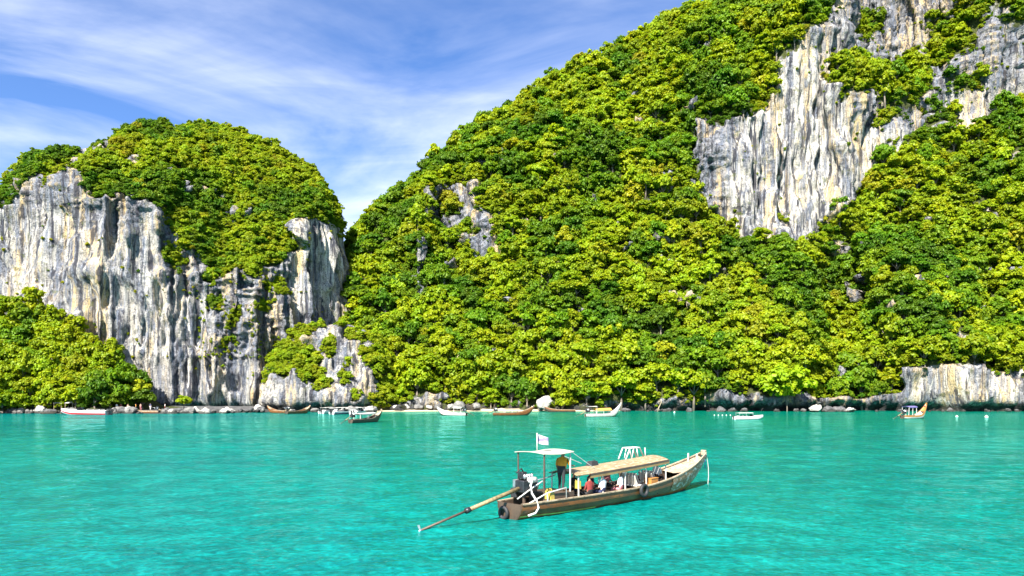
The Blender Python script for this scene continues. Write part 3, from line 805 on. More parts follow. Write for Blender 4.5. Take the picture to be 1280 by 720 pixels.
def boulder(x, y, z, r, tone, place, name='boulder', label=None):
    o = bpy.data.objects.new(name, random.choice(BOULD[tone])); o.location = (x, y, z)
    o.scale = (r * random.uniform(.9, 1.5), r * random.uniform(.8, 1.2), r * random.uniform(.65, 1.05)); o.rotation_euler = (random.uniform(-.3, .3), random.uniform(-.3, .3), random.uniform(0, 6.28))
    size = 'small' if r < .85 else 'large' if r > 1.5 else 'middling'
    return tag(link(o), label or f'{size} {tone} boulder {place}', 'boulder', None if label else f'{size} {tone} boulders {place}')


random.seed(21)
for k in range(110):
    px = random.uniform(-20, 335); D = random.uniform(183.8, 189); p = at(px, D=D)
    if px > 262: p.y += (px - 262) / 75 * 10; p.x = (px - 640) / FPX * p.y
    r = random.choice([.4, .5, .6, .7, .7, .9, 1.0, 1.2, 1.5]); tone = random.choice(['dark', 'dark', 'dark', 'grey', 'grey', 'pale'])
    boulder(p.x, p.y, .05 * r + (p.y - 185) * .06, r, tone, 'on the shore below the karst tower')
for k in range(44):
    px = random.uniform(768, 1290); p = at(px, D=random.uniform(202.5, 206))
    if 955 < px < 1012 and random.random() < .5: continue
    r = random.choice([.5, .6, .7, .8, 1.0, 1.2, 1.6]); tone = random.choice(['dark'] if px < 1130 else ['dark'])
    if px > 1130: r *= .55
    boulder(p.x, p.y, .1 * r, r, tone, 'at the waterline under the mountain')
for k in range(16):
    px = random.uniform(345, 470); p = at(px, D=random.uniform(198, 200))
    r = random.choice([.7, .9, 1.2, 1.6]); boulder(p.x, p.y, .1 * r, r, random.choice(['grey', 'pale', 'dark']), 'under the low grey outcrop')
for k in range(14):
    px = random.uniform(480, 600); p = at(px, D=random.uniform(208, 212)); r = random.choice([.8, 1.1, 1.5, 2.0])
    boulder(p.x, p.y, .9 + .2 * r, r, random.choice(['grey', 'pale', 'grey']), 'at the back of the sandy beach')
p = at(681, D=207); b = boulder(p.x, p.y, 2.0, 2.3, 'pale', '', 'boulder', 'big tilted white boulder on the beach behind a moored dark boat'); b.scale = (2.6, 1.7, 1.9); b.rotation_euler = (0, -.5, .3)
p = at(1020, D=202); b = boulder(p.x, p.y, .8, 1.7, 'pale', '', 'boulder', 'pale boulder standing out among dark rocks beside the big overhanging tree')
p = at(1061, D=201); b = boulder(p.x, p.y, .3, 1.2, 'pale', '', 'boulder', 'low flat white rock at the waterline among dark rocks'); b.scale = (1.9, 1.0, .8)

# ------------------------------------------------------------------ materials of boats and people
M['plank'] = wood('brown_hull_paint', (.13, .042, .011), (.28, .105, .026), .4, peel=(.10, .05, .025))
M['plank_low'] = wood('orange_hull_paint', (.30, .125, .026), (.48, .22, .050), .45)
M['worn'] = wood('worn_hull', (.20, .10, .04), (.34, .20, .09), .6, peel=(.62, .58, .50))
M['worn_pole'] = wood('worn_pole', (.10, .07, .03), (.30, .23, .11), .6, axis=(3, 3, 3))
M['dark_wood'] = wood('dark_wood', (.045, .03, .022), (.10, .065, .04), .55)
M['pale_wood'] = wood('bleached_wood', (.30, .22, .13), (.48, .39, .27), .65, peel=(.16, .11, .07))
M['roof_wood'] = wood('straw_roof_boards', (.20, .135, .065), (.34, .25, .135), .7, peel=(.42, .35, .24))
M['fascia'] = wood('roof_edge', (.20, .12, .045), (.34, .23, .09), .65)
M['white'] = simple('white_paint', (.60, .58, .53), .45, .15, 2.0, dirt=(.34, .28, .21))
M['cream'] = simple('cream_tarpaulin', (.44, .42, .32), .7, .15, 1.5, dirt=(.30, .26, .18))
M['black'] = simple('black_rubber', (.018, .018, .02), .7, .3, 4)
M['iron'] = simple('greasy_iron', (.045, .045, .05), .4, .5, 7, .6)
M['steel'] = simple('bare_steel', (.45, .45, .46), .35, .3, 6, .8, dirt=(.12, .10, .08))
M['white_metal'] = simple('white_enamel_pipe', (.56, .55, .52), .4, .15, 5, dirt=(.26, .20, .14))
M['yellow'] = simple('yellow_plastic', (.38, .28, .05), .5, .2, 5)
M['orange_cloth'] = simple('orange_cloth', (.85, .30, .02), .85, .2, 7)
M['red_cloth'] = simple('dark_red_cloth', (.20, .025, .02), .85, .2, 7)
M['white_cloth'] = simple('white_cloth', (.80, .78, .75), .85, .06, 7)
M['blue_cloth'] = simple('navy_cloth', (.03, .04, .10), .85, .2, 7)
M['pink_cloth'] = simple('pink_cloth', (.60, .22, .24), .85, .15, 7)
M['black_cloth'] = simple('black_cloth', (.02, .02, .022), .85, .25, 7)
M['purple_cloth'] = simple('violet_tarpaulin', (.14, .12, .30), .7, .2, 3)
M['amber_cloth'] = simple('amber_tarpaulin', (.52, .28, .05), .7, .2, 3)
M['skin'] = simple('brown_skin', (.30, .15, .085), .5, .1, 9)
M['skin_light'] = simple('light_skin', (.52, .32, .23), .5, .1, 9)
M['hair'] = simple('black_hair', (.012, .010, .009), .5, .3, 20)
M['hair_brown'] = simple('brown_hair', (.10, .045, .02), .5, .3, 20)
M['glass'] = simple('tinted_window', (.015, .02, .025), .08, .1, 2)
M['red_paint'] = simple('red_hull_paint', (.52, .03, .04), .3, .1, 1.5)
M['gel'] = simple('white_gelcoat', (.62, .62, .61), .3, .1, 1.2, dirt=(.42, .40, .36))
M['rope'] = simple('pale_rope', (.42, .40, .35), .85, .2, 18)
M['rope_blue'] = simple('blue_rope', (.06, .12, .38), .8, .2, 18)


def flag_material():
    t = NT('faded_flag'); co = t.n('TexCoord').outputs['Generated']; z = t.n('SeparateXYZ', {0: co}).outputs['Z']
    n = t.noise(co, 3.5, 3)
    zz = t.math('ADD', z, t.rng(n, .3, .7, -.10, .10))
    band = t.math('MULTIPLY', t.rng(zz, .30, .40), t.rng(zz, .60, .70, 1, 0))
    c = t.mix(t.math('MULTIPLY', band, .75), (.52, .51, .54, 1), (.17, .12, .30, 1))
    d = t.n('BsdfDiffuse', {'Color': c}).outputs[0]; tr = t.n('BsdfTranslucent', {'Color': c}).outputs[0]
    return t.out(t.n('MixShader', {0: .3, 1: d, 2: tr}).outputs[0])


M['flag'] = flag_material()


# ------------------------------------------------------------------ people
def body_mesh(joints, bones, groups, face=True, hands=()):
    """one skinned surface; joints name -> (x,y,z,radius); groups bone -> material slot (0 skin 1 shirt 2 trousers 3 hair)"""
    names = list(joints); me = bpy.data.meshes.new('body')
    me.from_pydata([joints[n][:3] for n in names], [(names.index(a), names.index(b)) for a, b in bones], [])
    o = bpy.data.objects.new('body_temp', me); col.objects.link(o)
    o.modifiers.new('skin', 'SKIN'); o.modifiers['skin'].use_smooth_shade = True
    sub = o.modifiers.new('sub', 'SUBSURF'); sub.levels = 1; sub.render_levels = 1
    for i, n in enumerate(names):
        r = joints[n][3]; me.skin_vertices[0].data[i].radius = r if isinstance(r, tuple) else (r, r); me.skin_vertices[0].data[i].use_root = (n == 'pelvis')
    dg = bpy.context.evaluated_depsgraph_get(); dg.update(); ev = o.evaluated_get(dg)
    m = bpy.data.meshes.new_from_object(ev); bpy.data.objects.remove(o)
    m.materials.clear()
    for x in ('skin', 'white_cloth', 'black_cloth', 'hair'): m.materials.append(M[x])
    seg = [(Vector(joints[a][:3]), Vector(joints[b][:3]), groups.get((a, b), 1)) for a, b in bones]
    idx = []
    for p in m.polygons:
        c = p.center; best = (1e9, 0)
        for a, b, g in seg:
            ab = b - a; t = max(0, min(1, (c - a).dot(ab) / max(ab.length_squared, 1e-9))); d = (c - a - ab * t).length
            if d < best[0]: best = (d, g)
        idx.append(best[1])
    m.polygons.foreach_set('material_index', idx)
    bm = bmesh.new(); bm.from_mesh(m)
    def extra(b, slot):
        vs = [bm.verts.new(v) for v in b.v]
        for f in b.f:
            try: q = bm.faces.new([vs[i] for i in f]); q.material_index = slot; q.smooth = True
            except ValueError: pass
    h, ht = Vector(joints['head'][:3]), Vector(joints['crown'][:3]); fwd = Vector((1, 0, 0)); mid = (h + ht) / 2
    if face:
        extra(MB().tube([mid + fwd * .085 + Vector((0, 0, .015)), mid + fwd * .118 + Vector((0, 0, -.022)), mid + fwd * .09 + Vector((0, 0, -.03))], [.008, .016, .008], 6), 0)
        for s in (-1, 1):
            extra(MB().lathe([(.002, -.010), (.010, -.006), (.012, 0), (.010, .006), (.002, .010)], mid + fwd * .088 + Vector((0, s * .034, .012)), 8), 3)
            extra(MB().lathe([(.004, -.03), (.016, -.015), (.018, .01), (.006, .03)], mid + Vector((0, s * .092, -.005)), 6), 0)
        extra(MB().box(mid + fwd * .088 + Vector((0, 0, -.065)), (.012, .05, .010)), 0)
    for wn, en in hands:
        w, e = Vector(joints[wn][:3]), Vector(joints[en][:3]); d = (w - e).normalized(); side = d.cross(Vector((0, 0, 1)))
        side = side.normalized() if side.length > .1 else Vector((0, 1, 0)); dn = d.cross(side).normalized()
        pc = w + d * .045
        extra(MB().tube([w, w + d * .04, w + d * .085], [.026, .036, .032], 8), 0)
        for q, (off, ln) in enumerate(((-.028, .062), (-.010, .075), (.010, .070), (.028, .055))):
            b0 = w + d * .08 + side * off
            extra(MB().tube([b0, b0 + d * ln * .5 + dn * .008, b0 + d * ln * .85 + dn * .03], [.0095, .009, .006], 6), 0)
        b0 = w + d * .035 + side * .03
        extra(MB().tube([b0, b0 + side * .03 + d * .02, b0 + side * .035 + d * .05 + dn * .015], [.011, .010, .007], 6), 0)
    bm.to_mesh(m); bm.free(); return m


TOR = [('pelvis', 'waist'), ('waist', 'chest'), ('chest', 'neck'), ('neck', 'head'), ('head', 'crown')]


def limbs():
    b = list(TOR); g = {('pelvis', 'waist'): 2, ('waist', 'chest'): 1, ('chest', 'neck'): 1, ('neck', 'head'): 0, ('head', 'crown'): 0}
    for s in 'lr':
        b += [('chest', 'sh' + s), ('sh' + s, 'el' + s), ('el' + s, 'wr' + s), ('pelvis', 'hip' + s), ('hip' + s, 'kn' + s), ('kn' + s, 'an' + s), ('an' + s, 'to' + s)]
        g.update({('chest', 'sh' + s): 1, ('sh' + s, 'el' + s): 1, ('el' + s, 'wr' + s): 0, ('pelvis', 'hip' + s): 2, ('hip' + s, 'kn' + s): 2, ('kn' + s, 'an' + s): 2, ('an' + s, 'to' + s): 0})
    return b, g


def torso(z0, lean=0.0):
    return {'pelvis': (0, 0, z0, (.155, .135)), 'waist': (lean * .3, 0, z0 + .17, (.155, .125)), 'chest': (lean * .8, 0, z0 + .42, (.175, .13)), 'neck': (lean, 0, z0 + .57, .055),
            'head': (lean + .02, 0, z0 + .645, .078), 'crown': (lean + .02, 0, z0 + .775, .072)}


def pose_stand(lean=.06, reach=0):
    z = .90; j = torso(z, lean)
    for s, k in (('l', 1), ('r', -1)):
        j['sh' + s] = (lean * .8, .20 * k, z + .47, .068)
        j['el' + s] = (lean + (.10 if reach and k < 0 else -.03), .25 * k, z + .20, .045)
        j['wr' + s] = (lean + (.32 if reach and k < 0 else .06), .24 * k, z + (.17 if reach and k < 0 else -.05), .03)
        j['hip' + s] = (0, .095 * k, z - .06, .088); j['kn' + s] = (.03 + .03 * k, .10 * k, .47, .062); j['an' + s] = (-.02 + .05 * k, .105 * k, .07, .042); j['to' + s] = (.14 + .05 * k, .115 * k, .035, .036)
    b, g = limbs(); return body_mesh(j, b, g, True, (('wrl', 'ell'), ('wrr', 'elr')))


def pose_sit():
    z = .12; j = torso(z, .03)
    for s, k in (('l', 1), ('r', -1)):
        j['sh' + s] = (.02, .20 * k, z + .47, .068); j['el' + s] = (.06, .24 * k, z + .20, .045); j['wr' + s] = (.28, .16 * k, z + .12, .03)
        j['hip' + s] = (.04, .095 * k, z - .02, .09); j['kn' + s] = (.45, .12 * k, z - .01, .066); j['an' + s] = (.43, .12 * k, z - .42, .042); j['to' + s] = (.57, .13 * k, z - .45, .036)
    b, g = limbs(); return body_mesh(j, b, g, True, (('wrl', 'ell'), ('wrr', 'elr'))), z


def hair_mesh(hx, hz, mat, long=False):
    b = MB(); rows = []
    for i in range(7):
        a = math.pi / 2 * i / 6 * (1.25 if long else 1.05); R = math.sin(a); n = 14
        rows.append([(hx - .012 + .092 * R * math.cos(2 * math.pi * k / n) * (1 if math.cos(2 * math.pi * k / n) < .4 else .82), .086 * R * math.sin(2 * math.pi * k / n),
                      hz + .072 + .085 * math.cos(a) + (.03 if math.cos(2 * math.pi * k / n) > .4 and i > 4 else 0) - (.08 if long and i == 6 and math.cos(2 * math.pi * k / n) < .2 else 0)) for k in range(n)])
    b.grid(rows, True); return b.mesh('hair', mat, True)


STAND, REACH = pose_stand(), pose_stand(.10, 1)
SIT, SITZ = pose_sit()


def person(mesh, loc, rz, label, shirt, trousers, skin='skin', hair='hair', group=None, head=None, scale=1.0, long=False):
    e = empty('person', loc, rz, label, 'person', group); e.scale = (scale,) * 3
    o = link(bpy.data.objects.new('body', mesh), e)
    for k, n in enumerate((skin, shirt, trousers, 'hair')):
        o.material_slots[k].link = 'OBJECT'; o.material_slots[k].material = M[n]
    link(bpy.data.objects.new('hair', hair_mesh(head[0], head[1], M[hair], long)), e)
    return e


HEAD_STAND, HEAD_REACH, HEAD_SIT = (.08, 1.545), (.12, 1.545), (.05, SITZ + .645)


# ------------------------------------------------------------------ longtail boats
class Hull:
    def __init__(s, L, beam=1.05, sheer=.70, prow=1.85, stern=.62, rise=2.3):
        s.L, s.b0, s.sh, s.pr, s.st, s.rise = L, beam, sheer, prow, stern, rise
    def b(s, u): return s.b0 * float(np.interp(u, [0, .1, .25, .42, .58, .72, .84, .93, 1.0], [.66, .80, .95, 1.0, .98, .88, .66, .40, .17]))
    def zs(s, u): return s.sh - .06 + (s.st - s.sh + .06) * max(0, 1 - u / .25) ** 2 + (s.pr - s.sh) * max(0, (u - .42) / .58) ** s.rise
    def zk(s, u): return -.32 + .12 * max(0, 1 - u / .15) + (s.pr - .55 + .32) * max(0, (u - .72) / .28) ** 2.4
    def pt(s, u, v, side, off=0.0):
        y = (s.b(u) + off) * (1 - (1 - v) ** 2.0) ** .75; z = s.zk(u) + (s.zs(u) - s.zk(u)) * v ** 1.2
        return Vector((u * s.L, side * y, z))


def longtail(name, label, loc, rz, L=15.2, beam=1.05, sheer=.70, prow=1.85, stern=.62, rise=2.3, planks=('plank_low', 'plank', 'plank'), cap='pale_wood', fine=True,
             roof=None, roofmat='roof_wood', roofposts='white', awning=None, engine=True, shaft=(-4.1, .6), group=None, cloth=None, nposts=5):
    e = empty(name, loc, rz, label, 'boat', group); H = Hull(L, beam, sheer, prow, stern, rise)
    U = np.linspace(0, 1, 41 if fine else 21)
    bands = [(0, .45), (.45, .74), (.74, 1.0)]
    for side in (1, -1):
        for (v0, v1), mt in zip(bands, planks):
            rows = []
            for u in U:
                rows.append([H.pt(u, v, side, .03 * (1 - (v - v0) / (v1 - v0))) for v in np.linspace(v0, v1, 5)])
            MB().grid(rows).build('hull_plank', M[mt], e, True)
        rows = [[H.pt(u, v, side, -.05) + Vector((0, 0, .0)) for v in np.linspace(0.05, .985, 7)] for u in U]
        MB().grid(rows).build('hull_lining', M['dark_wood' if fine else planks[1]], e, True)
        g = MB(); sec = []
        for u in U:
            p = H.pt(u, 1, side); w = .055 if u < .95 else .03
            sec.append([p + Vector((0, -side * w, -.01)), p + Vector((0, side * w, -.01)), p + Vector((0, side * w, .045)), p + Vector((0, -side * w, .045))])
        g.grid(sec, True); g.build('gunwale', M[cap], e)
    tr = [H.pt(0, v, 1) for v in np.linspace(0, 1, 6)] + [H.pt(0, v, -1) for v in np.linspace(1, 0, 6)]
    MB().add([p + Vector((.01, 0, 0)) for p in tr] + [p + Vector((.07, 0, 0)) for p in tr], [tuple(range(12)), tuple(reversed(range(12, 24)))] + [(i, (i + 1) % 12, 12 + (i + 1) % 12, 12 + i) for i in range(12)]).build('transom', M['dark_wood'], e)
    # stem head
    tip = H.pt(1, 1, 1); MB().box((tip.x + .02, 0, tip.z + .02), (.16, .26 * beam, .30)).build('stem_post', M[cap], e, bevel=.02)
    # floor boards and thwarts
    for k in range(5):
        y = (k - 2) * .27 * beam
        MB().box((L * .40, y, .14), (L * .62, .25 * beam, .03)).build('floor_board', M['pale_wood' if fine else planks[1]], e)
    for u in ((.30, .44, .58, .70) if fine else (.3, .55)):
        MB().box((u * L, 0, H.zs(u) - .14), (.26, 2 * H.b(u) * .93, .035)).build('thwart', M['pale_wood'], e)
    # fore deck
    rows = [[Vector((u * L, s_ * H.b(u) * .9, H.zs(u) - .06 - .10 * (1 - abs(s_)))) for s_ in (-1, -.5, 0, .5, 1)] for u in np.linspace(.80 if fine else .84, .985, 9)]
    MB().grid(rows).build('fore_deck', M[cap], e, True)
    if fine:
        for s_ in (1, -1): MB().tube([(L * .925, s_ * H.b(.925) * .6, H.zs(.925) - .1), (L * .925, s_ * H.b(.925) * .6, H.zs(.925) + .36)], .045, 8).build('mooring_post', M['white_metal'], e)
    if roof:
        s0, s1, z0, z1, hw, arch = roof; n = 9
        zr = lambda s: z0 + (z1 - z0) * ((s - s0) / (s1 - s0)) ** 1.3
        for k in range(n):
            a0, a1 = -1 + 2 * k / n + .012, -1 + 2 * (k + 1) / n - .012
            rows = []
            for s in np.linspace(s0, s1, 9):
                q = [Vector((s, a * hw, zr(s) + arch * (1 - a * a))) for a in (a0, (a0 + a1) / 2, a1)]
                rows.append(q + [p - Vector((0, 0, .035)) for p in reversed(q)])
            b = MB().grid(rows, True); m_ = len(b.v); b.f += [tuple(range(6)), tuple(range(m_ - 6, m_))]; b.build('roof_plank', M[roofmat], e)
        for s_ in (1, -1):
            for dz, mt in ((-.05, 'dark_wood'), (-.15, 'fascia')):
                sec = [[Vector((s, s_ * (hw + .012 + q[0]), zr(s) + dz + q[1])) for q in ((0, -.045), (.03, -.045), (.03, .045), (0, .045))] for s in np.linspace(s0 - .03, s1 + .03, 9)]
                b = MB().grid(sec, True); m_ = len(b.v); b.f += [tuple(range(4)), tuple(range(m_ - 4, m_))]; b.build('roof_edge', M[mt if fine else roofmat], e)
            for k in range(nposts):
                s = s0 + .15 + (s1 - s0 - .3) * k / max(1, nposts - 1); u = s / L
                MB().tube([(s, s_ * (min(H.b(u), hw) - .06), H.zs(u) - .12), (s, s_ * (hw - .07), zr(s))], .032 if fine else .045, 8).build('roof_post', M[roofposts], e)
        for k in range(6 if fine else 2):
            s = s0 + .2 + (s1 - s0 - .4) * k / (5 if fine else 1)
            MB().tube([(s, a * hw * .97, zr(s) + arch * (1 - a * a) - .07) for a in np.linspace(-1, 1, 7)], .03, 6).build('roof_rib', M['pale_wood'], e)
    if awning:
        a0, a1, zt, hw, mt = awning; zb = H.zs(a0 / L) - .1
        rows = [[Vector((s, a * hw, zt - .05 * math.sin(math.pi * (s - a0) / (a1 - a0)) + .06 * (1 - a * a))) for a in np.linspace(-1, 1, 7)] for s in np.linspace(a0, a1, 7)]
        rows2 = [[p - Vector((0, 0, .03)) for p in R] for R in rows]
        b = MB().grid(rows); b.grid(rows2)
        edge = lambda R: [R[0][k] for k in range(7)] + [R[i][6] for i in range(1, 7)] + [R[6][k] for k in range(5, -1, -1)] + [R[i][0] for i in range(5, 0, -1)]
        b.grid([edge(rows), edge(rows2)], True); b.build('stern_awning', M[mt], e)
        for s in (a0 + .12, a1 - .12):
            for s_ in (1, -1): MB().tube([(s, s_ * hw * .85, H.zs(s / L) - .15), (s, s_ * hw * .88, zt)], .035, 8).build('awning_post', M['white_metal' if s > a0 + .2 and s_ < 0 else 'dark_wood'], e)
    if engine:
        x0, z0 = .95 * L / 15.2, stern + .62
        MB().tube([(x0 - .1, 0, .1), (x0 - .1, 0, z0 - .2)], .07, 8).build('engine_post', M['dark_wood'], e)
        eng = MB().box((x0, 0, z0 + .02), (.85, .56, .50)).box((x0 - .1, .1, z0 + .45), (.3, .3, .3)).box((x0 + .1, 0, z0 + .32), (.46, .34, .24), None, .8).build('engine', M['iron'], e, bevel=.03)
        R90 = Matrix.Rotation(math.radians(90), 3, 'Y')
        MB().lathe([(.03, -.06), (.24, -.05), (.26, 0), (.24, .05), (.03, .06)], (x0 + .5, 0, z0 + .02), 18, R90).build('flywheel', M['steel'], eng, True)
        for k in range(4): MB().lathe([(.05, -.1), (.07, 0), (.05, .12)], (x0 - .2 + k * .14, -.14, z0 + .40), 10).build('injector_cap', M['steel'], eng, True)
        MB().box((x0 - .28, .26, z0 + .12), (.34, .14, .34)).build('radiator', M['steel'], eng, bevel=.02)
        MB().lathe([(.02, -.22), (.12, -.2), (.13, 0), (.12, .2), (.02, .22)], (x0 + .05, -.33, z0 + .28), 14, R90).build('air_filter', M['white_metal'], eng, True)
        end = Vector((shaft[0], shaft[1], -.02)); st_ = Vector((x0 - .35, 0, z0 - .05)); d = end - st_
        MB().tube([st_, st_ + d * .55], .085, 10).build('shaft_sleeve', M['worn_pole'], e, True)
        MB().tube([st_ + d * .53, st_ + d * .57], .115, 10).build('shaft_collar', M['iron'], e, True)
        MB().tube([st_ + d * .5, end], .05, 8).build('drive_shaft', M['dark_wood'], e, True)
        q = d.normalized().to_track_quat('Z', 'Y').to_matrix(); pr = MB().lathe([(.03, -.1), (.06, 0), (.02, .1)], end, 10, q).build('propeller', M['steel'], e, True)
        for k in range(3):
            a = k * 2.094; w = q @ Vector((math.cos(a), math.sin(a), 0)); t_ = q @ Vector((-math.sin(a), math.cos(a), .6))
            MB().add([end + w * .04 - t_ * .03, end + w * .2 - t_ * .07, end + w * .24 + t_ * .02, end + w * .05 + t_ * .03], [(0, 1, 2, 3)]).build('blade', M['steel'], pr)
        MB().tube([(x0 + .4, .05, z0 + .15), (x0 + 1.2, -.05, z0 + .25), (x0 + 1.75, -.12, z0 + .35)], .025, 8).build('tiller', M['steel'], e, True)
        if fine:
            MB().tube([(x0 + .1, -.25, z0 + .25), (x0 - .1, -.50, z0 + .32), (x0 - .35, -.62, z0 + .12), (x0 - .35, -.68, z0 - .2), (x0 - .18, -.78, z0 - .5), (x0 - .1, -.84, z0 - .8), (x0 - .3, -.84, z0 - 1.0), (x0 - .62, -.74, z0 - 1.08)],
                      .046, 10).build('exhaust_pipe', M['white_metal'], e, True)
            MB().tube([(x0 + .55, -.45, z0 + .2), (x0 - .1, -.35, z0 - .1), (x0 - .7, -.2, z0 - .45)], .03, 8).build('hose', M['white_metal'], e, True)
            MB().box((x0 + .15, .45, z0 - .30), (.9, .35, .40)).build('battery_box', M['black'], e, bevel=.03)
            MB().tube([(x0 + .3, .2, z0 + .3), (x0 + .1, .35, z0 + .7), (x0 - .25, .3, z0 + .55)], .035, 8).build('muffler', M['black'], e, True)
    if cloth:
        for k, c in enumerate(cloth):
            MB().torus((L * .965 - .1 * k, 0, H.zs(.965) - .05 - .12 * k), .20 + .03 * k, .06, Matrix.Rotation(math.radians(35), 3, 'Y'), 14, 7).build('prow_garland', M[c], e, True)
    return e, H


BO = Vector((-.1, 29.5, 0)); BR = math.radians(45)
def bl(s, y, z): return BO + Matrix.Rotation(BR, 3, 'Z') @ Vector((s, y, z))


boat, H = longtail('longtail_boat', 'brown wooden longtail boat with a long straw-coloured plank roof crossing the open bay', BO, BR, planks=('plank_low', 'plank', 'plank'),
                   roof=(3.3, 10.4, 1.56, 1.80, .84, .17), awning=(1.15, 3.05, 2.62, .86, 'cream'))
# things fixed to this boat
for k, (s0, s1) in enumerate(((10.6, 12.0), (12.0, 13.6), (13.6, 15.0))):      # weathered strake at the bow
    for side in (1, -1):
        rows = [[H.pt(u, v, side, .038) for v in np.linspace(.46, .99, 6)] for u in np.linspace(s0 / 15.2 + .001, s1 / 15.2 - .001, 8)]
        MB().grid(rows).build('bow_sheathing', M['worn'], boat, True)
MB().grid([[H.pt(u, v, -1, .06) for v in (.43, .47, .50)] for u in np.linspace(.0, .30, 10)]).build('rubbing_strake', simple('algae_yellow_board', (.50, .46, .12), .7, .2, 4), boat, True)
for s_ in (1, -1):
    MB().box((6.6, s_ * .70, .56), (6.6, .42, .05)).build('side_bench', M['pale_wood'], boat, bevel=.01)
    for k in range(5): MB().box((3.8 + k * 1.4, s_ * .70, .35), (.06, .36, .40)).build('bench_leg', M['dark_wood'], boat)
MB().box((2.5, -.05, .55), (1.35, 1.45, .72)).build('helm_platform', M['dark_wood'], boat, bevel=.02)
for s, y, w in ((7.7, -.35, .9), (8.6, .2, .9), (9.3, -.25, .8), (10.1, .15, .7)):
    MB().box((s, y, .98), (.07, w, .50), Matrix.Rotation(math.radians(-28), 3, 'Y')).build('seat_back', M['white'], boat, bevel=.02)
    MB().box((s + .28, y, .70), (.5, w, .07)).build('seat', M['white'], boat, bevel=.02)
for y in (.62, .18):
    MB().tube([(8.2, y, 1.86), (8.55, y, 2.40), (9.35, y, 2.40), (9.75, y, 1.86)], .035, 8).build('roof_rail', M['white_metal'], boat, True)
    MB().tube([(8.85, y, 2.40), (8.7, y, 1.88)], .028, 8).build('rail_upright', M['white_metal'], boat, True)
    MB().tube([(9.1, y, 2.40), (9.25, y, 1.88)], .028, 8).build('rail_upright', M['white_metal'], boat, True)
for s in (8.55, 9.35): MB().tube([(s, .18, 2.40), (s, .62, 2.40)], .03, 8).build('rail_crossbar', M['white_metal'], boat, True)
MB().tube([(10.05, .3, 1.86), (10.0, .3, 2.35)], .03, 8).build('roof_staff', M['white_metal'], boat, True)
MB().tube([(1.75, .1, 2.6), (1.75, .1, 3.42)], .022, 8).build('flag_pole', M['white_metal'], boat, True)
rows = [[Vector((1.77 + .52 * a * math.cos(.5 * a), .1 + .10 * math.sin(a * 5.5) - .16 * a, 3.38 - .36 * b - .16 * a + .02 * math.sin(a * 6 + b * 2))) for b in np.linspace(0, 1, 8)] for a in np.linspace(0, 1, 16)]
MB().grid(rows).build('flag', M['flag'], boat, True)
for p0, p1 in (((3.05, -.7, 2.60), (4.6, -.8, 1.74)), ((3.05, .6, 2.62), (5.2, .5, 1.86))): MB().tube([p0, p1], .014, 6).build('stay_wire', M['white_metal'], boat)
MB().tube([(.35, -.70, .62), (1.4, -.80, .98), (2.5, -.88, 1.12), (2.5, -.9, .66)], .03, 8).build('hand_rail', M['white_metal'], boat, True)
MB().tube([(1.4, -.80, .98), (1.4, -.84, .62)], .028, 8).build('rail_stanchion', M['white_metal'], boat)

# loose things on and at the boat
def on_boat(build, name, label, cat, s, y, z, rz=0.0):
    o = build; o.location = bl(s, y, z); o.rotation_euler = (0, 0, BR + rz); o.name = name; return tag(o, label, cat)


on_boat(MB().torus((0, 0, 0), .25, .085, Matrix.Rotation(math.radians(90), 3, 'X'), 22, 9).build('tyre_fender', M['black'], None, True), 'tyre_fender', 'black tyre fender hanging on the hull side of the longtail boat', 'tyre', 7.85, -1.14, .52)
on_boat(MB().torus((0, 0, 0), .22, .075, Matrix.Rotation(math.radians(90), 3, 'Y'), 22, 9).build('tyre_fender', M['black'], None, True), 'tyre_fender', 'worn dark tyre hanging at the stern of the longtail boat', 'tyre', -.1, .25, .22)
jc = MB().box((0, 0, .19), (.24, .36, .36), None, .9).tube([(0, -.12, .38), (0, -.1, .45), (0, .06, .45), (0, .08, .38)], .022, 7).tube([(0, .13, .36), (0, .14, .44)], .035, 8)
on_boat(jc.build('jerrycan', M['yellow'], None, bevel=.02), 'jerrycan', 'yellow plastic jerrycan beside the driver at the stern', 'jerrycan', 1.75, -.62, .66)
jv = MB()
for y in (-.12, .12): jv.box((0, y, 0), (.09, .19, .46), None, .8)
jv.box((-.1, 0, .02), (.06, .40, .46), None, .85).tube([(0, -.15, .2), (-.05, -.13, .28), (-.1, -.12, .2)], .03, 6).tube([(0, .15, .2), (-.05, .13, .28), (-.1, .12, .2)], .03, 6)
on_boat(jv.build('life_jacket', M['yellow'], None, bevel=.02), 'life_jacket', 'yellow life jacket hung on the rear roof post of the longtail boat', 'life jacket', 3.55, -.66, 1.12).scale = (.75, .75, .75)
bg = MB().box((0, 0, .11), (.55, .36, .22), None, .75).tube([(-.15, -.1, .2), (0, -.08, .29), (.15, -.1, .2)], .018, 6)
on_boat(bg.build('duffel_bag', M['black_cloth'], None, bevel=.05), 'duffel_bag', 'black duffel bag lying on the plank roof of the longtail boat', 'bag', 5.5, .1, 1.765)
bx = MB().box((0, 0, .17), (.6, .42, .34)).box((0, 0, .36), (.64, .46, .05))
on_boat(bx.build('wooden_crate', M['plank_low'], None, bevel=.012), 'wooden_crate', 'orange-brown wooden crate on the bench near the bow of the longtail boat', 'crate', 9.2, -.62, .59)
def hang_rope(name, label, mat, pts, r):
    o = MB().tube(pts, r, 7).build(name, M[mat], None, True); tag(o, label, 'rope'); return o
tipz = H.zs(1.0)
hang_rope('mooring_rope', 'pale mooring rope hanging from the stem of the longtail boat into the water', 'rope', [bl(15.3, -.1, tipz + .1), bl(15.42, -.12, tipz - .4), bl(15.4, -.2, 1.0), bl(15.15, -.35, .5), bl(15.0, -.4, .15), bl(15.1, -.4, -.1)], .018)
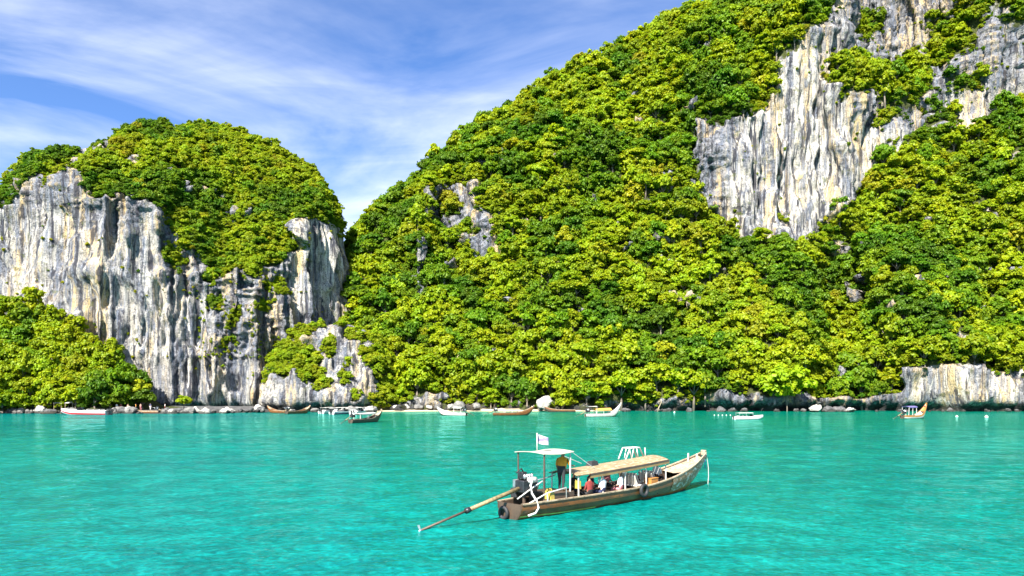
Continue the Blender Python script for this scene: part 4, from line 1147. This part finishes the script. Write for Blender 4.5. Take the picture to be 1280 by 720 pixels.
hang_rope('mooring_rope', 'short blue rope hanging from the stem of the longtail boat', 'rope_blue', [bl(15.3, -.02, tipz + .05), bl(15.34, -.03, tipz - .4), bl(15.3, -.05, .95)], .024)

drv = person(REACH, bl(2.72, -.42, .915), BR + .15, 'boat driver in orange shirt and black trousers standing at the stern', 'orange_cloth', 'black_cloth', head=HEAD_REACH, scale=.98); drv.scale = (1.14, 1.16, .99)
for s, y, rz, lab, sh, tr_, hr, sk, lg in (
        (4.25, -.76, 1.4, 'passenger in dark red shirt sitting nearest the rear roof post', 'red_cloth', 'black_cloth', 'hair', 'skin', False),
        (5.2, -.76, 1.6, 'passenger in white shirt with black hair sitting beside the dark red shirt', 'white_cloth', 'blue_cloth', 'hair', 'skin_light', False),
        (6.55, -.76, 1.8, 'passenger in white top with brown hair sitting under the roof middle', 'white_cloth', 'pink_cloth', 'hair_brown', 'skin_light', True),
        (4.8, .66, -1.6, 'passenger in black shirt on the far bench opposite the dark red shirt', 'black_cloth', 'black_cloth', 'hair', 'skin', False),
        (6.0, .66, -1.5, 'passenger in navy shirt on the far bench under the roof', 'blue_cloth', 'black_cloth', 'hair', 'skin', False),
        (7.3, .66, -1.5, 'passenger in pink top on the far bench near the white seats', 'pink_cloth', 'black_cloth', 'hair_brown', 'skin_light', True)):
    person(SIT, bl(s, y, .585), BR + rz, lab, sh, tr_, sk, hr, None, HEAD_SIT, .95, lg)
person(SIT, bl(10.45, -.1, .735), BR, 'passenger in white shirt with dark hair sitting by the bow past the roof', 'white_cloth', 'black_cloth', 'skin', 'hair', None, HEAD_SIT, .95)

# moored longtail boats along the shore
def far_boat(px, py, heading, label, L, **k):
    c = at(px, py); r = math.radians(heading); loc = c - Vector((math.cos(r), math.sin(r), 0)) * L / 2
    return longtail('longtail_boat', label, loc, r, L, fine=False, group='longtail boats moored along the shore', shaft=(-2.2, .3), **k)


far_boat(178, 516.6, 172, 'low brown open longtail boat moored below the karst wall', 9.5, beam=.8, prow=1.5, planks=('dark_wood', 'plank', 'worn'), engine=True)
far_boat(61, 517.2, 10, 'small dark open dinghy moored beside the red striped speedboat', 3.6, beam=.6, prow=.7, sheer=.5, stern=.5, planks=('dark_wood', 'dark_wood', 'dark_wood'), cap='dark_wood', engine=False)
far_boat(347, 516.3, 150, 'brown open longtail boat with raised prow against the low outcrop', 7.5, beam=.8, prow=1.9, planks=('dark_wood', 'plank', 'plank'), engine=True)
far_boat(373, 517.0, 60, 'dark red-brown open longtail boat nosing into the low outcrop', 8, beam=.9, prow=2.0, planks=('dark_wood', 'plank', 'plank'), engine=True)
far_boat(458, 528.0, 62, 'dark longtail boat with white canopy and tall prow lying off the white speedboats', 8.5, beam=.85, prow=2.2, planks=('dark_wood', 'dark_wood', 'dark_wood'), cap='pale_wood', roof=(1.6, 6.0, 1.55, 1.65, .8, .12), roofmat='white', nposts=3)
far_boat(565, 519.3, 152, 'grey-white longtail boat with short stern canopy off the sandy beach', 8.0, beam=.85, prow=1.9, planks=('dark_wood', 'white', 'white'), cap='white', roof=(1.0, 3.2, 1.9, 1.95, .8, .1), roofmat='white', nposts=2)
far_boat(642, 519.2, 12, 'brown longtail boat with pale cloth round its prow off the beach', 9.8, beam=.85, prow=2.3, planks=('dark_wood', 'plank', 'plank'), cap='pale_wood', roof=(2.6, 6.2, 1.45, 1.5, .8, .12), roofmat='pale_wood', nposts=3, cloth=('white_cloth', 'yellow'))
far_boat(700, 515.0, 175, 'dark longtail boat beached before the big tilted white boulder', 8.6, beam=.85, prow=1.6, planks=('dark_wood', 'dark_wood', 'plank'), cap='pale_wood', engine=False)
far_boat(754, 520.8, 18, 'pale longtail boat with amber canopy and very tall prow off the beach', 8.6, beam=.85, prow=3.0, rise=3.2, planks=('worn', 'white', 'white'), cap='white', roof=(2.2, 6.0, 1.5, 1.6, .8, .35), roofmat='amber_cloth', nposts=3, awning=(.5, 2.6, 2.3, .8, 'white'))
far_boat(1143, 523.0, 25, 'longtail boat with violet canopy and tall orange prow under the white sea cliff', 7.4, beam=.85, prow=3.1, rise=3.0, planks=('dark_wood', 'white', 'plank_low'), cap='plank_low', roof=(.9, 3.4, 2.4, 2.45, .85, .15), roofmat='purple_cloth', nposts=3, cloth=('orange_cloth', 'pink_cloth'))


# ------------------------------------------------------------------ speedboats
def speedboat(label, px, py, heading, L, stripe='red_paint', top=True, motors=2):
    c = at(px, py); r = math.radians(heading); loc = c - Vector((math.cos(r), math.sin(r), 0)) * L / 2
    e = empty('speedboat', loc, r, label, 'boat', 'speedboats moored along the shore'); k = L / 10
    bw = lambda u: 1.35 * k * float(np.interp(u, [0, .3, .6, .8, .92, 1], [.92, 1, .97, .72, .40, .03])); zs = lambda u: (.85 + .45 * u ** 2) * k; zk = lambda u: (-.35 + .95 * max(0, (u - .7) / .3) ** 2) * k
    U = np.linspace(0, 1, 25)
    def sec(u, off=0): return [Vector((u * L, a * (bw(u) * f + off), zk(u) + (zs(u) - zk(u)) * h)) for a, f, h in ((-1, 1, 1), (-1, .97, .6), (-1, .88, .36), (-1, .5, .12), (1, 0, 0), (1, .5, .12), (1, .88, .36), (1, .97, .6), (1, 1, 1))]
    b = MB().grid([sec(u) for u in U]); b.add(sec(0), [tuple(range(9))]); hull = b.build('hull', M['gel'], e, True)
    for side in (0, 1):
        rows = []
        for u in U:
            s_ = sec(u, .02); p, q = (s_[1], s_[2]) if side == 0 else (s_[7], s_[6]); rows.append([p.lerp(q, t) for t in (0.0, .35, .7, 1.0)])
        MB().grid(rows).build('stripe', M[stripe], hull, True)
    MB().grid([[Vector((u * L, a * bw(u) * .97, zs(u) + .02 + .07 * (1 - a * a))) for a in (-1, -.5, 0, .5, 1)] for u in np.linspace(.60, .99, 10)]).build('fore_deck', M['gel'], e, True)
    MB().box((L * .31, 0, .34 * k), (L * .58, 2.2 * k, .06)).build('cockpit_floor', M['white'], e)
    for s_ in (1, -1): MB().box((L * .31, s_ * 1.24 * k, .86 * k), (L * .60, .16 * k, .10 * k)).build('coaming', M['gel'], e, bevel=.02)
    rot = Matrix.Rotation(math.radians(-35), 3, 'Y')
    MB().box((L * .60, 0, 1.20 * k), (.05, 2.0 * k, .75 * k), rot).build('windscreen', M['glass'], e)
    for x in (.16, .29, .42): MB().box((L * x, 0, .62 * k), (.5 * k, 1.8 * k, .4 * k)).box((L * x - .22 * k, 0, .95 * k), (.10 * k, 1.8 * k, .45 * k)).build('seat', M['white'], e, bevel=.02)
    if top:
        MB().grid([[Vector((s, a * 1.15 * k, (2.05 + .10 * (1 - a * a)) * k)) for a in (-1, -.5, 0, .5, 1)] for s in np.linspace(L * .10, L * .60, 5)]).box((L * .35, 0, 2.02 * k), (L * .5, 2.3 * k, .05)).build('hardtop', M['white'], e)
        for x in (.12, .35, .58):
            for s_ in (1, -1): MB().tube([(L * x, s_ * 1.2 * k, .85 * k), (L * x, s_ * 1.08 * k, 2.0 * k)], .04, 7).build('hardtop_post', M['steel'], e)
    for m_ in range(motors):
        y = (m_ - (motors - 1) / 2) * .7 * k
        o = MB().box((-.32 * k, y, 1.0 * k), (.55 * k, .40 * k, .50 * k), None, .8).build('outboard_motor', M['black'], e, bevel=.05)
        MB().box((-.30 * k, y, .35 * k), (.20 * k, .14 * k, .9 * k)).build('motor_leg', M['iron'], o)
    return e


speedboat('long white speedboat with red stripe along its hull below the grove', 106, 518.6, 178, 11.6, top=False, motors=3)
speedboat('white speedboat with hardtop alone off the dark rocky shore', 936, 524.2, 12, 6.3, 'gel', True, 1)
speedboat('white speedboat moored stern-out, first of the three by the outcrop', 412, 516.6, 70, 7.5, 'gel', True, 2)
speedboat('white speedboat moored between two other white speedboats', 430, 517.6, 55, 8, 'blue_cloth', True, 2)
speedboat('white speedboat with dark stripe beside the dark longtail boat', 449, 517.6, 80, 8, 'gel', True, 2)

# ------------------------------------------------------------------ small things at the shore
def buoy(px, py, r, label, group=None):
    c = at(px, py); o = MB().lathe([(.02 * r, -.6 * r), (.6 * r, -.5 * r), (.95 * r, -.1 * r), (1.0 * r, .2 * r), (.8 * r, .65 * r), (.35 * r, .9 * r), (.15 * r, 1.0 * r), (.15 * r, 1.25 * r), (.05 * r, 1.3 * r)], (0, 0, 0), 16).build('buoy', M['white'], None, True)
    o.location = c; return tag(o, label, 'buoy', group)


buoy(1196, 521, .3, 'white mooring buoy nearer the violet canopied longtail boat'); buoy(1233, 521.6, .38, 'white mooring buoy further along from the violet canopied longtail boat')
for k, px in enumerate((893, 898, 903, 908, 913)): buoy(px, 519.2, .16, 'small white float in the row beside the lone white speedboat', 'small floats in a row')
buoy(843, 515.6, .25, 'small white buoy near the leaning bare trunk')
c = at(822, D=203)
dt = empty('dead_tree', c, 0, 'bare pale trunk leaning over the water at the foot of the mountain', 'tree')
MB().tube([(0, 0, -.3), (.3, -.2, 1.2), (.9, -.5, 2.6), (1.1, -.6, 3.6)], [.24, .18, .11, .04], 8).build('trunk', M['pale_wood'], dt, True)
MB().tube([(.6, -.35, 1.9), (.2, -.5, 2.7), (.1, -.5, 3.2)], [.09, .06, .02], 6).build('branch', M['pale_wood'], dt, True)
for px, lab in ((74, 'small white roofed shelter on posts behind the red striped speedboat'), (88, 'small white roofed shelter beside another at the edge of the grove')):
    c = at(px, D=189.5); c.z = .3; e = empty('beach_shelter', c, .1, lab, 'shelter', 'shelters at the edge of the grove')
    MB().add([(-1.1, -1, 2.3), (1.1, -1, 2.3), (1.1, 1, 2.3), (-1.1, 1, 2.3), (-.5, 0, 2.75), (.5, 0, 2.75)], [(0, 1, 5, 4), (1, 2, 5), (2, 3, 4, 5), (3, 0, 4), (3, 2, 1, 0)]).build('roof', M['white'], e)
    for x in (-.9, .9):
        for y in (-.8, .8): MB().tube([(x, y, -.3), (x, y, 2.35)], .06, 7).build('post', M['pale_wood'], e)
SH = [('pink_cloth', 'blue_cloth', 'pink top and navy shorts'), ('white_cloth', 'black_cloth', 'white shirt and black shorts'), ('red_cloth', 'white_cloth', 'dark red top and white trousers'), ('skin_light', 'blue_cloth', 'navy swimming shorts'),
      ('orange_cloth', 'black_cloth', 'orange shirt and black shorts'), ('skin_light', 'pink_cloth', 'pink swimming shorts'), ('blue_cloth', 'white_cloth', 'navy shirt and white shorts'), ('white_cloth', 'red_cloth', 'white top and red shorts')]
random.seed(5)
for k, px in enumerate((138, 146, 151, 160, 170, 176, 188, 206)):
    c = at(px, D=random.uniform(187.5, 190)); c.z = .35 + (c.y - 185) * .10; a, b_, w = SH[k]
    person(STAND, c, random.uniform(0, 6.28), f'tiny bather in {w} standing below the karst wall', a, b_, 'skin_light', random.choice(['hair', 'hair_brown']), 'bathers on the shore below the karst wall', HEAD_STAND)
